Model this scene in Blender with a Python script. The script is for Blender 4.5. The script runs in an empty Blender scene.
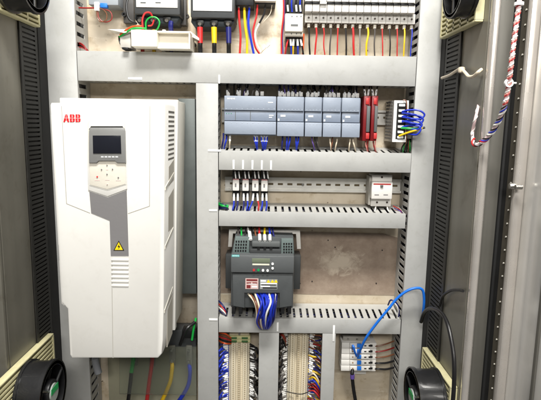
import bpy, bmesh, math, random
from mathutils import Vector, Matrix
random.seed(7)
scene = bpy.context.scene
COL = scene.collection

# ------------------------------------------------------------------ camera
D = 1.25                       # metres from the lens to the mounting plate
F, CX, CY = 490.0, 270.5, 200.0
fy = Vector((266-CX, 125-CY, F)).normalized()
dn = Vector((218-CX, 3435-CY, F)); dn = (dn - fy*dn.dot(fy)).normalized()
rt = dn.cross(fy)
cam_data = bpy.data.cameras.new('camera'); cam = bpy.data.objects.new('camera', cam_data); COL.objects.link(cam)
cam_data.sensor_width = 36; cam_data.lens = F/541*36
cam_data.clip_start = 0.01; cam_data.clip_end = 100
def c2w(v): return Vector((v.dot(rt), v.dot(fy), -v.dot(dn)))
ax, ay, az = c2w(Vector((1,0,0))), c2w(Vector((0,-1,0))), c2w(Vector((0,0,-1)))
M4 = Matrix(((ax.x,ay.x,az.x,0),(ax.y,ay.y,az.y,-D),(ax.z,ay.z,az.z,0),(0,0,0,1)))
cam.matrix_world = M4
scene.camera = cam

def U(px, py, d=0.0):
    """measured spot of the photograph -> point at distance d in front of the mounting plate (y = -d)"""
    r = c2w(Vector((px-CX, py-CY, F)))
    t = (D-d)/r.y
    return Vector((r.x*t, -d, r.z*t))
def R(x0, y0, x1, y1, d):
    xm, ym = (x0+x1)/2, (y0+y1)/2
    return U(x0,ym,d).x, U(x1,ym,d).x, U(xm,y1,d).z, U(xm,y0,d).z     # x0,x1,z0,z1

# ------------------------------------------------------------------ materials
def lin(c): return tuple((v/255/12.92 if v/255 <= .04045 else ((v/255+.055)/1.055)**2.4) for v in c)
MATS = {}
def mat(name, rgb, rough=.5, metal=0.0, var=.08, vscale=14, bump=.06, bscale=220, trans=0, ior=1.45, coat=0, rvar=.12, emit=0, dirt=0, dscale=38):
    if name in MATS: return MATS[name]
    m = bpy.data.materials.new(name); m.use_nodes = True
    nt = m.node_tree; N = nt.nodes; L = nt.links
    b = N['Principled BSDF']
    c = lin(rgb)
    tc = N.new('ShaderNodeTexCoord')
    n1 = N.new('ShaderNodeTexNoise'); n1.inputs['Scale'].default_value = vscale; n1.inputs['Detail'].default_value = 6; n1.inputs['Roughness'].default_value = .65
    L.new(tc.outputs['Object'], n1.inputs['Vector'])
    rp = N.new('ShaderNodeValToRGB')
    rp.color_ramp.elements[0].position = .3; rp.color_ramp.elements[1].position = .7
    rp.color_ramp.elements[0].color = tuple(max(0,v*(1-var)) for v in c)+(1,)
    rp.color_ramp.elements[1].color = tuple(min(1,v*(1+var*.6)) for v in c)+(1,)
    L.new(n1.outputs['Fac'], rp.inputs['Fac']); L.new(rp.outputs['Color'], b.inputs['Base Color'])
    mr = N.new('ShaderNodeMapRange'); mr.inputs['To Min'].default_value = max(.02,rough-rvar); mr.inputs['To Max'].default_value = min(1,rough+rvar)
    L.new(n1.outputs['Fac'], mr.inputs['Value']); L.new(mr.outputs['Result'], b.inputs['Roughness'])
    b.inputs['Metallic'].default_value = metal
    b.inputs['Transmission Weight'].default_value = trans; b.inputs['IOR'].default_value = ior
    b.inputs['Coat Weight'].default_value = coat
    if bump:
        n2 = N.new('ShaderNodeTexNoise'); n2.inputs['Scale'].default_value = bscale; n2.inputs['Detail'].default_value = 3
        L.new(tc.outputs['Object'], n2.inputs['Vector'])
        bp = N.new('ShaderNodeBump'); bp.inputs['Strength'].default_value = bump; bp.inputs['Distance'].default_value = .002
        L.new(n2.outputs['Fac'], bp.inputs['Height']); L.new(bp.outputs['Normal'], b.inputs['Normal'])
    if dirt:
        n3 = N.new('ShaderNodeTexNoise'); n3.inputs['Scale'].default_value = dscale; n3.inputs['Detail'].default_value = 9; n3.inputs['Roughness'].default_value = .72; n3.inputs['Distortion'].default_value = .4
        L.new(tc.outputs['Object'], n3.inputs['Vector'])
        r3 = N.new('ShaderNodeMapRange'); r3.inputs['From Min'].default_value = .54; r3.inputs['From Max'].default_value = .74; r3.inputs['To Max'].default_value = dirt
        L.new(n3.outputs['Fac'], r3.inputs['Value'])
        mx = N.new('ShaderNodeMix'); mx.data_type = 'RGBA'; L.new(r3.outputs['Result'], mx.inputs['Factor']); L.new(rp.outputs['Color'], mx.inputs['A'])
        mx.inputs['B'].default_value = tuple(v*k for v,k in zip(c,(.52,.47,.38)))+(1,); L.new(mx.outputs['Result'], b.inputs['Base Color'])
    if emit:
        b.inputs['Emission Color'].default_value = c+(1,); b.inputs['Emission Strength'].default_value = emit
    MATS[name] = m
    return m

def brushed(name, rgb, rough, metal, streak=60, amount=.35, dirt=0):
    """rolled sheet metal: long vertical streaks with blotches"""
    m = mat(name, rgb, rough, metal, var=.15, vscale=5, bump=0, dirt=dirt, dscale=16)
    nt = m.node_tree; N = nt.nodes; L = nt.links; b = N['Principled BSDF']
    tc = N.new('ShaderNodeTexCoord'); mp = N.new('ShaderNodeMapping'); mp.inputs['Scale'].default_value = (streak, streak, .6)
    L.new(tc.outputs['Object'], mp.inputs['Vector'])
    n = N.new('ShaderNodeTexNoise'); n.inputs['Scale'].default_value = 1.2; n.inputs['Detail'].default_value = 5
    L.new(mp.outputs['Vector'], n.inputs['Vector'])
    old = b.inputs['Base Color'].links[0].from_socket
    mx = N.new('ShaderNodeMix'); mx.data_type = 'RGBA'; mx.blend_type = 'OVERLAY'; mx.inputs['Factor'].default_value = amount
    L.new(old, mx.inputs['A']); L.new(n.outputs['Fac'], mx.inputs['B']); L.new(mx.outputs['Result'], b.inputs['Base Color'])
    bp = N.new('ShaderNodeBump'); bp.inputs['Strength'].default_value = .12; bp.inputs['Distance'].default_value = .003
    L.new(n.outputs['Fac'], bp.inputs['Height']); L.new(bp.outputs['Normal'], b.inputs['Normal'])
    return m

DUCT = mat('duct_grey_pvc', (172,172,169), .40, var=.09, vscale=11, bump=.05, dirt=.22, dscale=55)
DUCTIN = mat('duct_channel_pvc', (174,173,168), .5, var=.06)
WHITE = mat('drive_white_plastic', (228,226,220), .36, var=.035, vscale=6, bump=.05, bscale=900, dirt=.12, dscale=26)
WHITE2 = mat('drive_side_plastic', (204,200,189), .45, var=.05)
CREAM = mat('cream_plastic', (232,226,212), .42, var=.04)
PURE = mat('white_print', (240,240,238), .5, var=.02, bump=0)
OFFW = mat('white_breaker_plastic', (226,223,217), .4, var=.05)
DGREY = mat('dark_grey_plastic', (62,64,65), .5, var=.1)
DGREY2 = mat('mid_grey_plastic', (92,95,95), .5, var=.1)
LABELG = mat('grey_label', (122,120,120), .5, var=.03)
SEAM = mat('seam_shadow_grey', (178,175,167), .6, var=.02, bump=0)
BLACK = mat('black_plastic', (26,26,27), .4, var=.2)
BLACKM = mat('black_satin_metal', (30,30,31), .33, var=.3, coat=.3)
SCREEN = mat('dark_lcd_glass', (26,28,36), .12, var=.1, bump=0, coat=.5)
BEZEL = mat('silver_grey_bezel', (132,132,130), .35, var=.06)
PLCB = mat('blue_grey_plastic', (142,151,165), .42, var=.08, bump=.06, dirt=.2, dscale=60)
PLCD = mat('blue_grey_plastic_face', (127,137,153), .42, var=.08, dirt=.2, dscale=60)
STEEL = mat('zinc_plated_steel', (190,188,182), .3, 1.0, var=.12, vscale=30)
RAILM = mat('din_rail_zinc', (228,226,219), .36, .2, var=.1, vscale=30)
REDP = mat('dark_red_plastic', (116,18,22), .4, var=.15)
REDB = mat('red_cap', (186,52,52), .4, var=.06)
REDINK = mat('red_ink', (222,30,38), .5, var=.02, bump=0)
YEL = mat('warning_yellow', (250,214,20), .5, var=.02, bump=0)
BLUEP = mat('bright_blue_plastic', (34,112,205), .4, var=.08)
BEIGE = mat('beige_terminal_plastic', (220,209,184), .5, var=.08, vscale=60)
GRILLE = mat('aged_grille_plastic', (205,198,156), .5, var=.15, vscale=40)
LCDG = mat('olive_lcd', (108,116,98), .3, var=.04, bump=0)
TEAL = mat('teal_print', (60,175,175), .5, var=.03, bump=0)
GREENP = mat('green_plastic', (28,150,80), .4, var=.06)
FRAMEP = mat('inverter_graphite', (76,79,80), .47, var=.1, bump=.1)
FRAMEL = mat('inverter_vent_grey', (100,112,110), .5, var=.1)
ACRYL = mat('clear_acrylic', (226,230,222), .10, var=.05, bump=0, trans=.96, ior=1.15, rvar=.06)
GALV = mat('galvanised_bracket', (236,233,226), .4, .0, var=.1, vscale=40)
WALLM = brushed('cabinet_side_paint', (116,113,103), .40, .25, 12, .5, dirt=.6)
STRIPM = mat('dark_slotted_strip', (40,39,36), .5, .2, var=.25, vscale=30)
DARKG = mat('gap_shade_black', (22,21,20), .7, var=.2)  # near-black that puts the shade of the gaps into the colour
EDGE = brushed('polished_edge', (206,200,193), .27, .6, 30, .4)
FLANGE = brushed('flange_steel', (92,90,84), .45, .2, 40, .4)
DOORM = brushed('door_sheet', (206,203,197), .16, .5, 26, .6)
RUBBER = mat('black_rubber', (20,20,20), .6, var=.2)
WCOL = {}
for k, c in {'red':(186,42,42),'dark red':(140,30,28),'blue':(30,52,176),'dark blue':(26,30,96),'navy':(24,26,70),'black':(24,23,24),'yellow':(226,184,30),
             'green':(28,158,64),'white':(228,226,220),'brown':(116,72,48),'grey':(120,116,112),'bright blue':(26,110,214),'violet':(90,70,140),
             'dark grey':(72,68,66),'pink':(226,150,140),'ivory':(222,208,184),'orange':(214,84,36)}.items():
    WCOL[k] = mat('wire_'+k.replace(' ','_'), c, .38, var=.08, vscale=40, bump=0)

# mounting plate: bare zinc-coated sheet, cream in the clean places, stained and scuffed elsewhere
def plate_material():
    m = bpy.data.materials.new('stained_mounting_plate'); m.use_nodes = True
    nt = m.node_tree; N = nt.nodes; L = nt.links; b = N['Principled BSDF']
    tc = N.new('ShaderNodeTexCoord')
    def noise(scale, detail=6, rough=.6, stretch=None, dist=0):
        n = N.new('ShaderNodeTexNoise'); n.inputs['Scale'].default_value = scale; n.inputs['Detail'].default_value = detail; n.inputs['Roughness'].default_value = rough
        n.inputs['Distortion'].default_value = dist
        if stretch:
            mp = N.new('ShaderNodeMapping'); mp.inputs['Scale'].default_value = stretch; L.new(tc.outputs['Object'], mp.inputs['Vector']); L.new(mp.outputs['Vector'], n.inputs['Vector'])
        else: L.new(tc.outputs['Object'], n.inputs['Vector'])
        return n
    def ramp(src, p0, p1, c0=(0,0,0), c1=(1,1,1)):
        r = N.new('ShaderNodeValToRGB'); r.color_ramp.elements[0].position = p0; r.color_ramp.elements[1].position = p1
        r.color_ramp.elements[0].color = tuple(c0)+(1,); r.color_ramp.elements[1].color = tuple(c1)+(1,)
        L.new(src, r.inputs['Fac']); return r.outputs['Color']
    def mix(a, bb, fac, mode='MIX'):
        x = N.new('ShaderNodeMix'); x.data_type = 'RGBA'; x.blend_type = mode
        if isinstance(fac, float): x.inputs['Factor'].default_value = fac
        else: L.new(fac, x.inputs['Factor'])
        for k, v in (('A',a),('B',bb)):
            if isinstance(v, tuple): x.inputs[k].default_value = v+(1,)
            else: L.new(v, x.inputs[k])
        return x.outputs['Result']
    base = ramp(noise(7, 5).outputs['Fac'], .3, .7, lin((196,180,153)), lin((226,214,194)))
    blot = ramp(noise(22, 8, .7).outputs['Fac'], .52, .68)
    col = mix(base, lin((178,158,126)), blot)
    streak = ramp(noise(3, 6, .7, (2, 1, 22), .6).outputs['Fac'], .58, .72)
    col = mix(col, lin((238,228,210)), streak)
    spots = ramp(noise(70, 2, .5).outputs['Fac'], .70, .76)
    col = mix(col, lin((92,74,56)), spots)
    L.new(col, b.inputs['Base Color'])
    b.inputs['Metallic'].default_value = .25
    rr = ramp(noise(15, 6).outputs['Fac'], .3, .7, (.32,)*3, (.6,)*3); L.new(rr, b.inputs['Roughness'])
    bp = N.new('ShaderNodeBump'); bp.inputs['Strength'].default_value = .25; bp.inputs['Distance'].default_value = .004
    L.new(noise(9, 6).outputs['Fac'], bp.inputs['Height']); L.new(bp.outputs['Normal'], b.inputs['Normal'])
    return m
PLATE = plate_material()
def film_material():
    """brown stained bare patch with one pale scuffed glue mark in it"""
    m = bpy.data.materials.new('brown_stained_sheet'); m.use_nodes = True
    nt = m.node_tree; N = nt.nodes; L = nt.links; b = N['Principled BSDF']
    tc = N.new('ShaderNodeTexCoord')
    n = N.new('ShaderNodeTexNoise'); n.inputs['Scale'].default_value = 16; n.inputs['Detail'].default_value = 8; n.inputs['Roughness'].default_value = .7
    L.new(tc.outputs['Object'], n.inputs['Vector'])
    r = N.new('ShaderNodeValToRGB'); e = r.color_ramp.elements
    e[0].position = .3; e[0].color = lin((132,114,99))+(1,); e[1].position = .72; e[1].color = lin((174,157,140))+(1,)
    L.new(n.outputs['Fac'], r.inputs['Fac'])
    c = U(341,262,0)
    mp = N.new('ShaderNodeMapping'); mp.inputs['Location'].default_value = (-c.x/.06, 0, -(c.z-U(270,480,0).z)/.040); mp.inputs['Scale'].default_value = (1/.06, 0, 1/.040)
    L.new(tc.outputs['Object'], mp.inputs['Vector'])
    n2 = N.new('ShaderNodeTexNoise'); n2.inputs['Scale'].default_value = 42; n2.inputs['Detail'].default_value = 8; n2.inputs['Roughness'].default_value = .7; n2.inputs['Distortion'].default_value = .8
    L.new(tc.outputs['Object'], n2.inputs['Vector'])
    ln = N.new('ShaderNodeVectorMath'); ln.operation = 'LENGTH'; L.new(mp.outputs['Vector'], ln.inputs[0])
    mm = N.new('ShaderNodeMath'); mm.operation = 'MULTIPLY_ADD'; mm.inputs[1].default_value = 2.6; L.new(n2.outputs['Fac'], mm.inputs[0]); L.new(ln.outputs['Value'], mm.inputs[2])
    r2 = N.new('ShaderNodeValToRGB'); r2.color_ramp.elements[0].position = .0; r2.color_ramp.elements[0].color = (1,1,1,1); r2.color_ramp.elements[1].position = 1; r2.color_ramp.elements[1].color = (0,0,0,1)
    mr = N.new('ShaderNodeMapRange'); mr.inputs['From Min'].default_value = 1.6; mr.inputs['From Max'].default_value = 2.3; L.new(mm.outputs['Value'], mr.inputs['Value'])
    L.new(mr.outputs['Result'], r2.inputs['Fac'])
    x = N.new('ShaderNodeMix'); x.data_type = 'RGBA'; L.new(r2.outputs['Color'], x.inputs['Factor'])
    L.new(r.outputs['Color'], x.inputs['A']); x.inputs['B'].default_value = lin((200,186,167))+(1,)
    L.new(x.outputs['Result'], b.inputs['Base Color'])
    b.inputs['Roughness'].default_value = .38; b.inputs['Metallic'].default_value = .15
    bp = N.new('ShaderNodeBump'); bp.inputs['Strength'].default_value = .3; bp.inputs['Distance'].default_value = .003
    L.new(n2.outputs['Fac'], bp.inputs['Height']); L.new(bp.outputs['Normal'], b.inputs['Normal'])
    return m
FILM = film_material()

# ------------------------------------------------------------------ mesh helpers
class MB:
    def __init__(self): self.bm = bmesh.new(); self.mi = 0
    def _merge(self, t):
        for f in t.faces: f.material_index = self.mi
        me = bpy.data.meshes.new('tmp'); t.to_mesh(me); t.free(); self.bm.from_mesh(me); bpy.data.meshes.remove(me)
    def box(self, x0, x1, y0, y1, z0, z1, bev=0, seg=2):
        t = bmesh.new(); bmesh.ops.create_cube(t, size=1)
        for v in t.verts:
            v.co = Vector(((x0+x1)/2+v.co.x*abs(x1-x0), (y0+y1)/2+v.co.y*abs(y1-y0), (z0+z1)/2+v.co.z*abs(z1-z0)))
        if bev:
            bev = min(bev, abs(x1-x0)*.45, abs(y1-y0)*.45, abs(z1-z0)*.45)
            bmesh.ops.bevel(t, geom=list(t.edges), offset=bev, segments=seg, affect='EDGES', profile=.5)
        self._merge(t); return self
    def pbox(self, px0, py0, px1, py1, d, depth, bev=0):
        """box whose front face lies d before the plate and shows between these measured edges"""
        x0, x1, z0, z1 = R(px0, py0, px1, py1, d)
        return self.box(x0, x1, -d, -d+depth, z0, z1, bev)
    def prism(self, pts, y0, y1, bev=0):
        """polygon of (x, z) pushed from y0 (front) to y1 (back)"""
        t = bmesh.new(); vs = [t.verts.new((p[0], y0, p[1])) for p in pts]
        f = t.faces.new(vs); r = bmesh.ops.extrude_face_region(t, geom=[f])
        for v in r['geom']:
            if isinstance(v, bmesh.types.BMVert): v.co.y = y1
        bmesh.ops.recalc_face_normals(t, faces=t.faces)
        if bev:
            es = [e for e in t.edges if all(abs(v.co.y-y0) < 1e-7 for v in e.verts)]
            bmesh.ops.bevel(t, geom=es, offset=bev, segments=2, affect='EDGES', profile=.5)
        self._merge(t); return self
    def pprism(self, pts, d, depth, bev=0):
        q = [U(p[0], p[1], d) for p in pts]
        return self.prism([(v.x, v.z) for v in q], -d, -d+depth, bev)
    def xprism(self, pts, x0, x1):
        """polygon of (y, z) pushed along x"""
        t = bmesh.new(); vs = [t.verts.new((x0, p[0], p[1])) for p in pts]
        f = t.faces.new(vs); r = bmesh.ops.extrude_face_region(t, geom=[f])
        for v in r['geom']:
            if isinstance(v, bmesh.types.BMVert): v.co.x = x1
        bmesh.ops.recalc_face_normals(t, faces=t.faces)
        self._merge(t); return self
    def cyl(self, c, r, h, axis='Y', seg=20, r2=None, bev=0):
        t = bmesh.new(); bmesh.ops.create_cone(t, cap_ends=True, segments=seg, radius1=r, radius2=r if r2 is None else r2, depth=h)
        if bev: bmesh.ops.bevel(t, geom=[e for e in t.edges if abs(e.verts[0].co.z-e.verts[1].co.z) < 1e-6], offset=bev, segments=2, affect='EDGES', profile=.5)
        rot = {'X':Matrix.Rotation(math.pi/2,4,'Y'),'Y':Matrix.Rotation(math.pi/2,4,'X'),'Z':Matrix.Identity(4)}[axis]
        bmesh.ops.transform(t, matrix=Matrix.Translation(Vector(c))@rot, verts=t.verts)
        self._merge(t); return self
    def ring(self, c, r0, r1, h, axis='X', seg=36):
        t = bmesh.new(); prof = [(r0,-h/2),(r1,-h/2),(r1,h/2),(r0,h/2)]; rows = []
        for i in range(seg):
            a = 2*math.pi*i/seg
            row = []
            for r, k in prof:
                p = (k, r*math.cos(a), r*math.sin(a)) if axis == 'X' else (r*math.cos(a), k, r*math.sin(a))
                row.append(t.verts.new(Vector(c)+Vector(p)))
            rows.append(row)
        for i in range(seg):
            a, b = rows[i], rows[(i+1)%seg]
            for k in range(4): t.faces.new((a[k], a[(k+1)%4], b[(k+1)%4], b[k]))
        bmesh.ops.recalc_face_normals(t, faces=t.faces)
        self._merge(t); return self
    def tube(self, pts, r, seg=8, smooth=6, r1=None):
        P = [Vector(p) for p in pts]
        if smooth and len(P) > 2:
            Q = [P[0]*2-P[1]]+P+[P[-1]*2-P[-2]]; out = []
            for i in range(1, len(Q)-2):
                a, b, c, e = Q[i-1:i+3]
                for k in range(smooth):
                    s = k/smooth
                    out.append(.5*((2*b)+(c-a)*s+(2*a-5*b+4*c-e)*s*s+(3*b-a-3*c+e)*s**3))
            out.append(P[-1]); P = out
        t = bmesh.new(); up = None; rows = []
        n = len(P)
        for i, p in enumerate(P):
            tg = (P[min(i+1,n-1)]-P[max(i-1,0)])
            if tg.length < 1e-9: tg = Vector((0,0,1))
            tg.normalize()
            if up is None: up = tg.orthogonal().normalized()
            up = (up-tg*up.dot(tg))
            up = up.normalized() if up.length > 1e-6 else tg.orthogonal().normalized()
            w = tg.cross(up); rr = r if r1 is None else r+(r1-r)*i/(n-1)
            rows.append([t.verts.new(p+(up*math.cos(a)+w*math.sin(a))*rr) for a in [2*math.pi*k/seg for k in range(seg)]])
        for i in range(n-1):
            for k in range(seg): t.faces.new((rows[i][k], rows[i][(k+1)%seg], rows[i+1][(k+1)%seg], rows[i+1][k]))
        t.faces.new(list(reversed(rows[0]))); t.faces.new(rows[-1])
        bmesh.ops.recalc_face_normals(t, faces=t.faces)
        self._merge(t); return self
    def taper(self, xc, zt, m):
        for v in self.bm.verts:
            if v.co.x > xc: v.co.x += (v.co.z-zt)*m
        return self
    def ptube(self, pts, r, **k): return self.tube([U(*p) for p in pts], r, **k)
BASE = {}
def root_of(o):
    while o.parent: o = o.parent
    return o
def mesh_obj(name, mb, m, loc, angle=35):
    me = bpy.data.meshes.new(name)
    bmesh.ops.translate(mb.bm, verts=mb.bm.verts, vec=-loc)
    mb.bm.to_mesh(me); mb.bm.free()
    for x in (m if isinstance(m, (list,tuple)) else [m]): me.materials.append(x)
    me.polygons.foreach_set('use_smooth', [True]*len(me.polygons))
    me.set_sharp_from_angle(angle=math.radians(angle))
    o = bpy.data.objects.new(name, me); COL.objects.link(o); return o
def thing(name, label, cat, loc, group=None):
    o = bpy.data.objects.new(name, None); COL.objects.link(o); o.empty_display_size = .02
    o.location = loc; o['label'] = label; o['category'] = cat
    if group: o['group'] = group
    BASE[o.name] = Vector(loc); return o
SPLIT = set('panel_seam vent_panel side_rib side_recess side_grip grip_rib side_bracket end_cap mounting_lug screw key divider ferrule wing clip bolt opening blade spoke indicator terminal_opening cooling_fin terminal_plug print_line green_mark drill_hole stiffener terminal_tooth'.split())
def islands(mb):
    left = set(mb.bm.verts); out = []
    while left:
        st = [left.pop()]; isl = set(st)
        while st:
            v = st.pop()
            for e in v.link_edges:
                w = e.other_vert(v)
                if w in left: left.discard(w); isl.add(w); st.append(w)
        out.append(isl)
    res = []
    for isl in out:
        n = MB(); mp = {v: n.bm.verts.new(v.co) for v in isl}
        for f in {f for v in isl for f in v.link_faces}: n.bm.faces.new([mp[v] for v in f.verts]).material_index = f.material_index
        res.append(n)
    mb.bm.free(); return sorted(res, key=lambda q: (min(v.co.x for v in q.bm.verts), min(v.co.z for v in q.bm.verts)))
def part(name, mb, m, parent, label=None, angle=35):
    if name in SPLIT:
        for q in islands(mb): o = part1(name, q, m, parent, label, angle)
        return o
    return part1(name, mb, m, parent, label, angle)
def part1(name, mb, m, parent, label=None, angle=35):
    base = BASE[root_of(parent).name]
    o = mesh_obj(name, mb, m, base, angle); o.parent = parent
    if label: o['label'] = label
    return o
def solo(name, mb, m, label, cat, group=None, angle=35):
    vs = [v.co for v in mb.bm.verts]
    base = Vector(((min(v.x for v in vs)+max(v.x for v in vs))/2, (min(v.y for v in vs)+max(v.y for v in vs))/2, min(v.z for v in vs)))
    o = mesh_obj(name, mb, m, base, angle); o.location = base; BASE[o.name] = base
    o['label'] = label; o['category'] = cat
    if group: o['group'] = group
    return o
def wire(pts, r, colour, label, group=None, sleeve=None, name='wire', cat='wire', seg=8):
    """one insulated wire through measured points (px, py, distance before plate)"""
    P = [U(*p) for p in pts]
    o = solo(name, MB().tube(P, r, seg=seg), WCOL[colour], label, cat, group)
    for s in (sleeve or []):
        a, b = U(*s[0]), U(*s[1])
        part('marker_sleeve', MB().tube([a,b], s[2] if len(s) > 2 else r*1.45, seg=10, smooth=0), PURE, o)
    return o
REST = {}
def rest_wire(P, r, colour, sleeve=None):
    REST.setdefault(colour, []).append((P, r))
    if sleeve: REST.setdefault('white', []).append(sleeve)
def tangle(pts, r, colour, *a): rest_wire([U(*p) for p in pts], r, colour)
def text_mesh(body, size):
    cu = bpy.data.curves.new('lettering', 'FONT'); cu.body = body; cu.size = size; cu.extrude = size*.02; cu.align_x = 'CENTER'; cu.align_y = 'CENTER'
    o = bpy.data.objects.new('lettering', cu); COL.objects.link(o)
    dg = bpy.context.evaluated_depsgraph_get(); me = bpy.data.meshes.new_from_object(o.evaluated_get(dg))
    bpy.data.objects.remove(o); bpy.data.curves.remove(cu)
    return me
def lettering(body, px, py, d, width_px, parent, m, name='lettering'):
    me = text_mesh(body, 1.0)
    w = max(v.co.x for v in me.vertices)-min(v.co.x for v in me.vertices)
    target = U(px+width_px/2,py,d).x-U(px-width_px/2,py,d).x
    s = target/w; c = U(px,py,d)
    t = MB(); t.bm.from_mesh(me); bpy.data.meshes.remove(me)
    bmesh.ops.transform(t.bm, matrix=Matrix.Translation(c)@Matrix.Rotation(math.pi/2,4,'X')@Matrix.Scale(s,4), verts=t.bm.verts)
    return part(name, t, m, parent)

# ------------------------------------------------------------------ the cabinet
DD = .087                                                       # depth of the wire ducts
XL = U(60,50,0).x; XR = U(431,80,0).x
XL = (XL+U(72,320,0).x)/2; XR = (XR+U(412,320,0).x)/2
ZT, ZB = U(270,-60,0).z, U(270,480,0).z
print('XL XR', XL, XR, U(60,50,0).x, U(72,320,0).x, U(431,80,0).x, U(412,320,0).x)
cab = thing('control_cabinet', 'steel control cabinet standing open with stained mounting plate and grey side walls', 'cabinet', (0,0,ZB))
part('mounting_plate', MB().box(XL+.004, XR-.004, 0, .003, ZB, ZT), PLATE, cab)
x0,x1,z0,z1 = R(222,226,398,306,0)
part('back_panel', MB().box(XL-.004, XR+.004, .06, .063, ZB, ZT), DARKG, cab)
x0,x1,z0,z1 = R(219,231,404,294,0)
part('stained_sheet', MB().prism([(x0,z0),(x1,z0),(x1,z1-.02),(x1-.06,z1-.004),(x0,z1)], -.0015, -.0002), FILM, cab, 'brown stained metal sheet with pale scuffed glue mark')
b = MB()
for px, py in ((335,247),(404-22,250),(376,283),(312,281),(328,240),(300,283)):
    c = U(px,py,0); b.cyl((c.x,-.002,c.z), .0016, .002)
part('drill_hole', b, BLACK, cab)
DF = .315                                                       # distance from the plate to the cabinet's front edge
for s, X in ((-1, XL), (1, XR)):
    w = MB()
    xa, xb = (X-.003, X) if s < 0 else (X, X+.003)
    w.box(xa, xb, -DF, .058, ZB, ZT)
    part('side_wall', w, WALLM, cab)
    b = MB()                                                    # dark slotted strip in the rear corner
    xi = X - s*.004; t0, t1 = sorted((xi, X-s*.0003))
    yc_, yb = (-.138, -.205) if s < 0 else (-.126, -.200)
    b.box(t0, t1, yc_, yc_+.012, ZB, ZT); b.box(t0, t1, yb, yb+.010, ZB, ZT)
    z = ZB
    while z < ZT:
        b.prism([(t0,z),(t1,z),(t1,z+.0062),(t0,z+.0062)], yb+.0095, yc_+.0005); z += .0098
    part('slotted_strip', b, STRIPM, cab)
    b = MB(); t0, t1 = sorted((X-s*.0003, X-s*.0012)); b.box(t0, t1, yb, yc_+.012, ZB, ZT)
    part('strip_backing', b, mat('strip_backing', (36,35,32), .7, var=.2), cab)
    b = MB(); t0, t1 = sorted((X-s*.0002, X-s*.005)); b.box(t0, t1, yc_+.0125, .056, ZB, ZT)
    part('gap_shade_panel', b, DARKG, cab)  # black panel on the wall, paints the shade of the gap beside the duct
# rolled bright edge, flange, gasket on the right; plain flange on the left
e0 = U(487,100,DF).x; e1 = U(494.5,100,DF).x
part('front_edge', MB().box(XR+.0005, XR+.0155, -DF-.018, -DF, ZB, ZT, .008, 4), EDGE, cab)
part('front_flange', MB().box(XR+.016, XR+.044, -DF-.006, -DF+.012, ZB, ZT, .002), FLANGE, cab)
part('gasket', MB().tube([(XR+.049,-DF-.004,ZB),(XR+.049,-DF-.004,ZT)], .005, smooth=0), RUBBER, cab)
part('front_flange', MB().box(XL-.03, XL-.0005, -DF-.012, -DF, ZB, ZT, .004), WALLM, cab)
# the door: hinged on the right front edge and swung open towards the viewer
HX, HY = XR+.056, -DF-.004
A = math.radians(11)
du = Vector((math.sin(A), -math.cos(A), 0)); dv = Vector((math.cos(A), math.sin(A), 0))   # along the door, and outward through it
def dquad(b, u0, u1, v0, v1, z0, z1, bev=0):
    t = bmesh.new(); bmesh.ops.create_cube(t, size=1)
    for q in t.verts:
        u = u0 if q.co.x < 0 else u1; v = v0 if q.co.y < 0 else v1; z = z0 if q.co.z < 0 else z1
        q.co = Vector((HX,HY,0))+du*u+dv*v+Vector((0,0,z))
    bmesh.ops.recalc_face_normals(t, faces=t.faces)
    if bev: bmesh.ops.bevel(t, geom=list(t.edges), offset=bev, segments=2, affect='EDGES', profile=.5)
    b._merge(t)
b = MB(); dquad(b, .0, .50, .014, .018, ZB, ZT); 
door = part('door', b, DOORM, cab, 'brushed steel door swung open')
b = MB(); dquad(b, .000, .022, .004, .0135, ZB, ZT)
b.mi = 1; z = ZB
while z < ZT:
    c = Vector((HX,HY,z))+du*.011+dv*.0035; b.cyl(c, .0016, .002, 'X', 10); z += .0262
part('perforated_strip', b, [mat('door_strip', (112,106,94), .4, .5, var=.2), mat('rivet_hole', (236,232,220), .4)], door)
b = MB(); dquad(b, -.007, -.0005, -.002, .020, ZB, ZT)
part('gap_shade_strip', b, RUBBER, door)  # black strip added to paint the dark gap between flange and door
b = MB(); dquad(b, .026, .038, -.006, .0135, ZB, ZT, .003)
part('rail', b, EDGE, door)
b = MB(); dquad(b, .105, .112, .009, .0135, ZB, ZT, .001)
part('stiffener', b, FLANGE, door)
b = MB(); c = Vector((HX,HY,U(512,187,.37).z))+du*.036+dv*-.010
b.cyl(c, .006, .016, 'X', 14, bev=.002); b.cyl(c+du*.014, .0045, .012, 'X', 12)
part('latch', b, STEEL, door)

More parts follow.
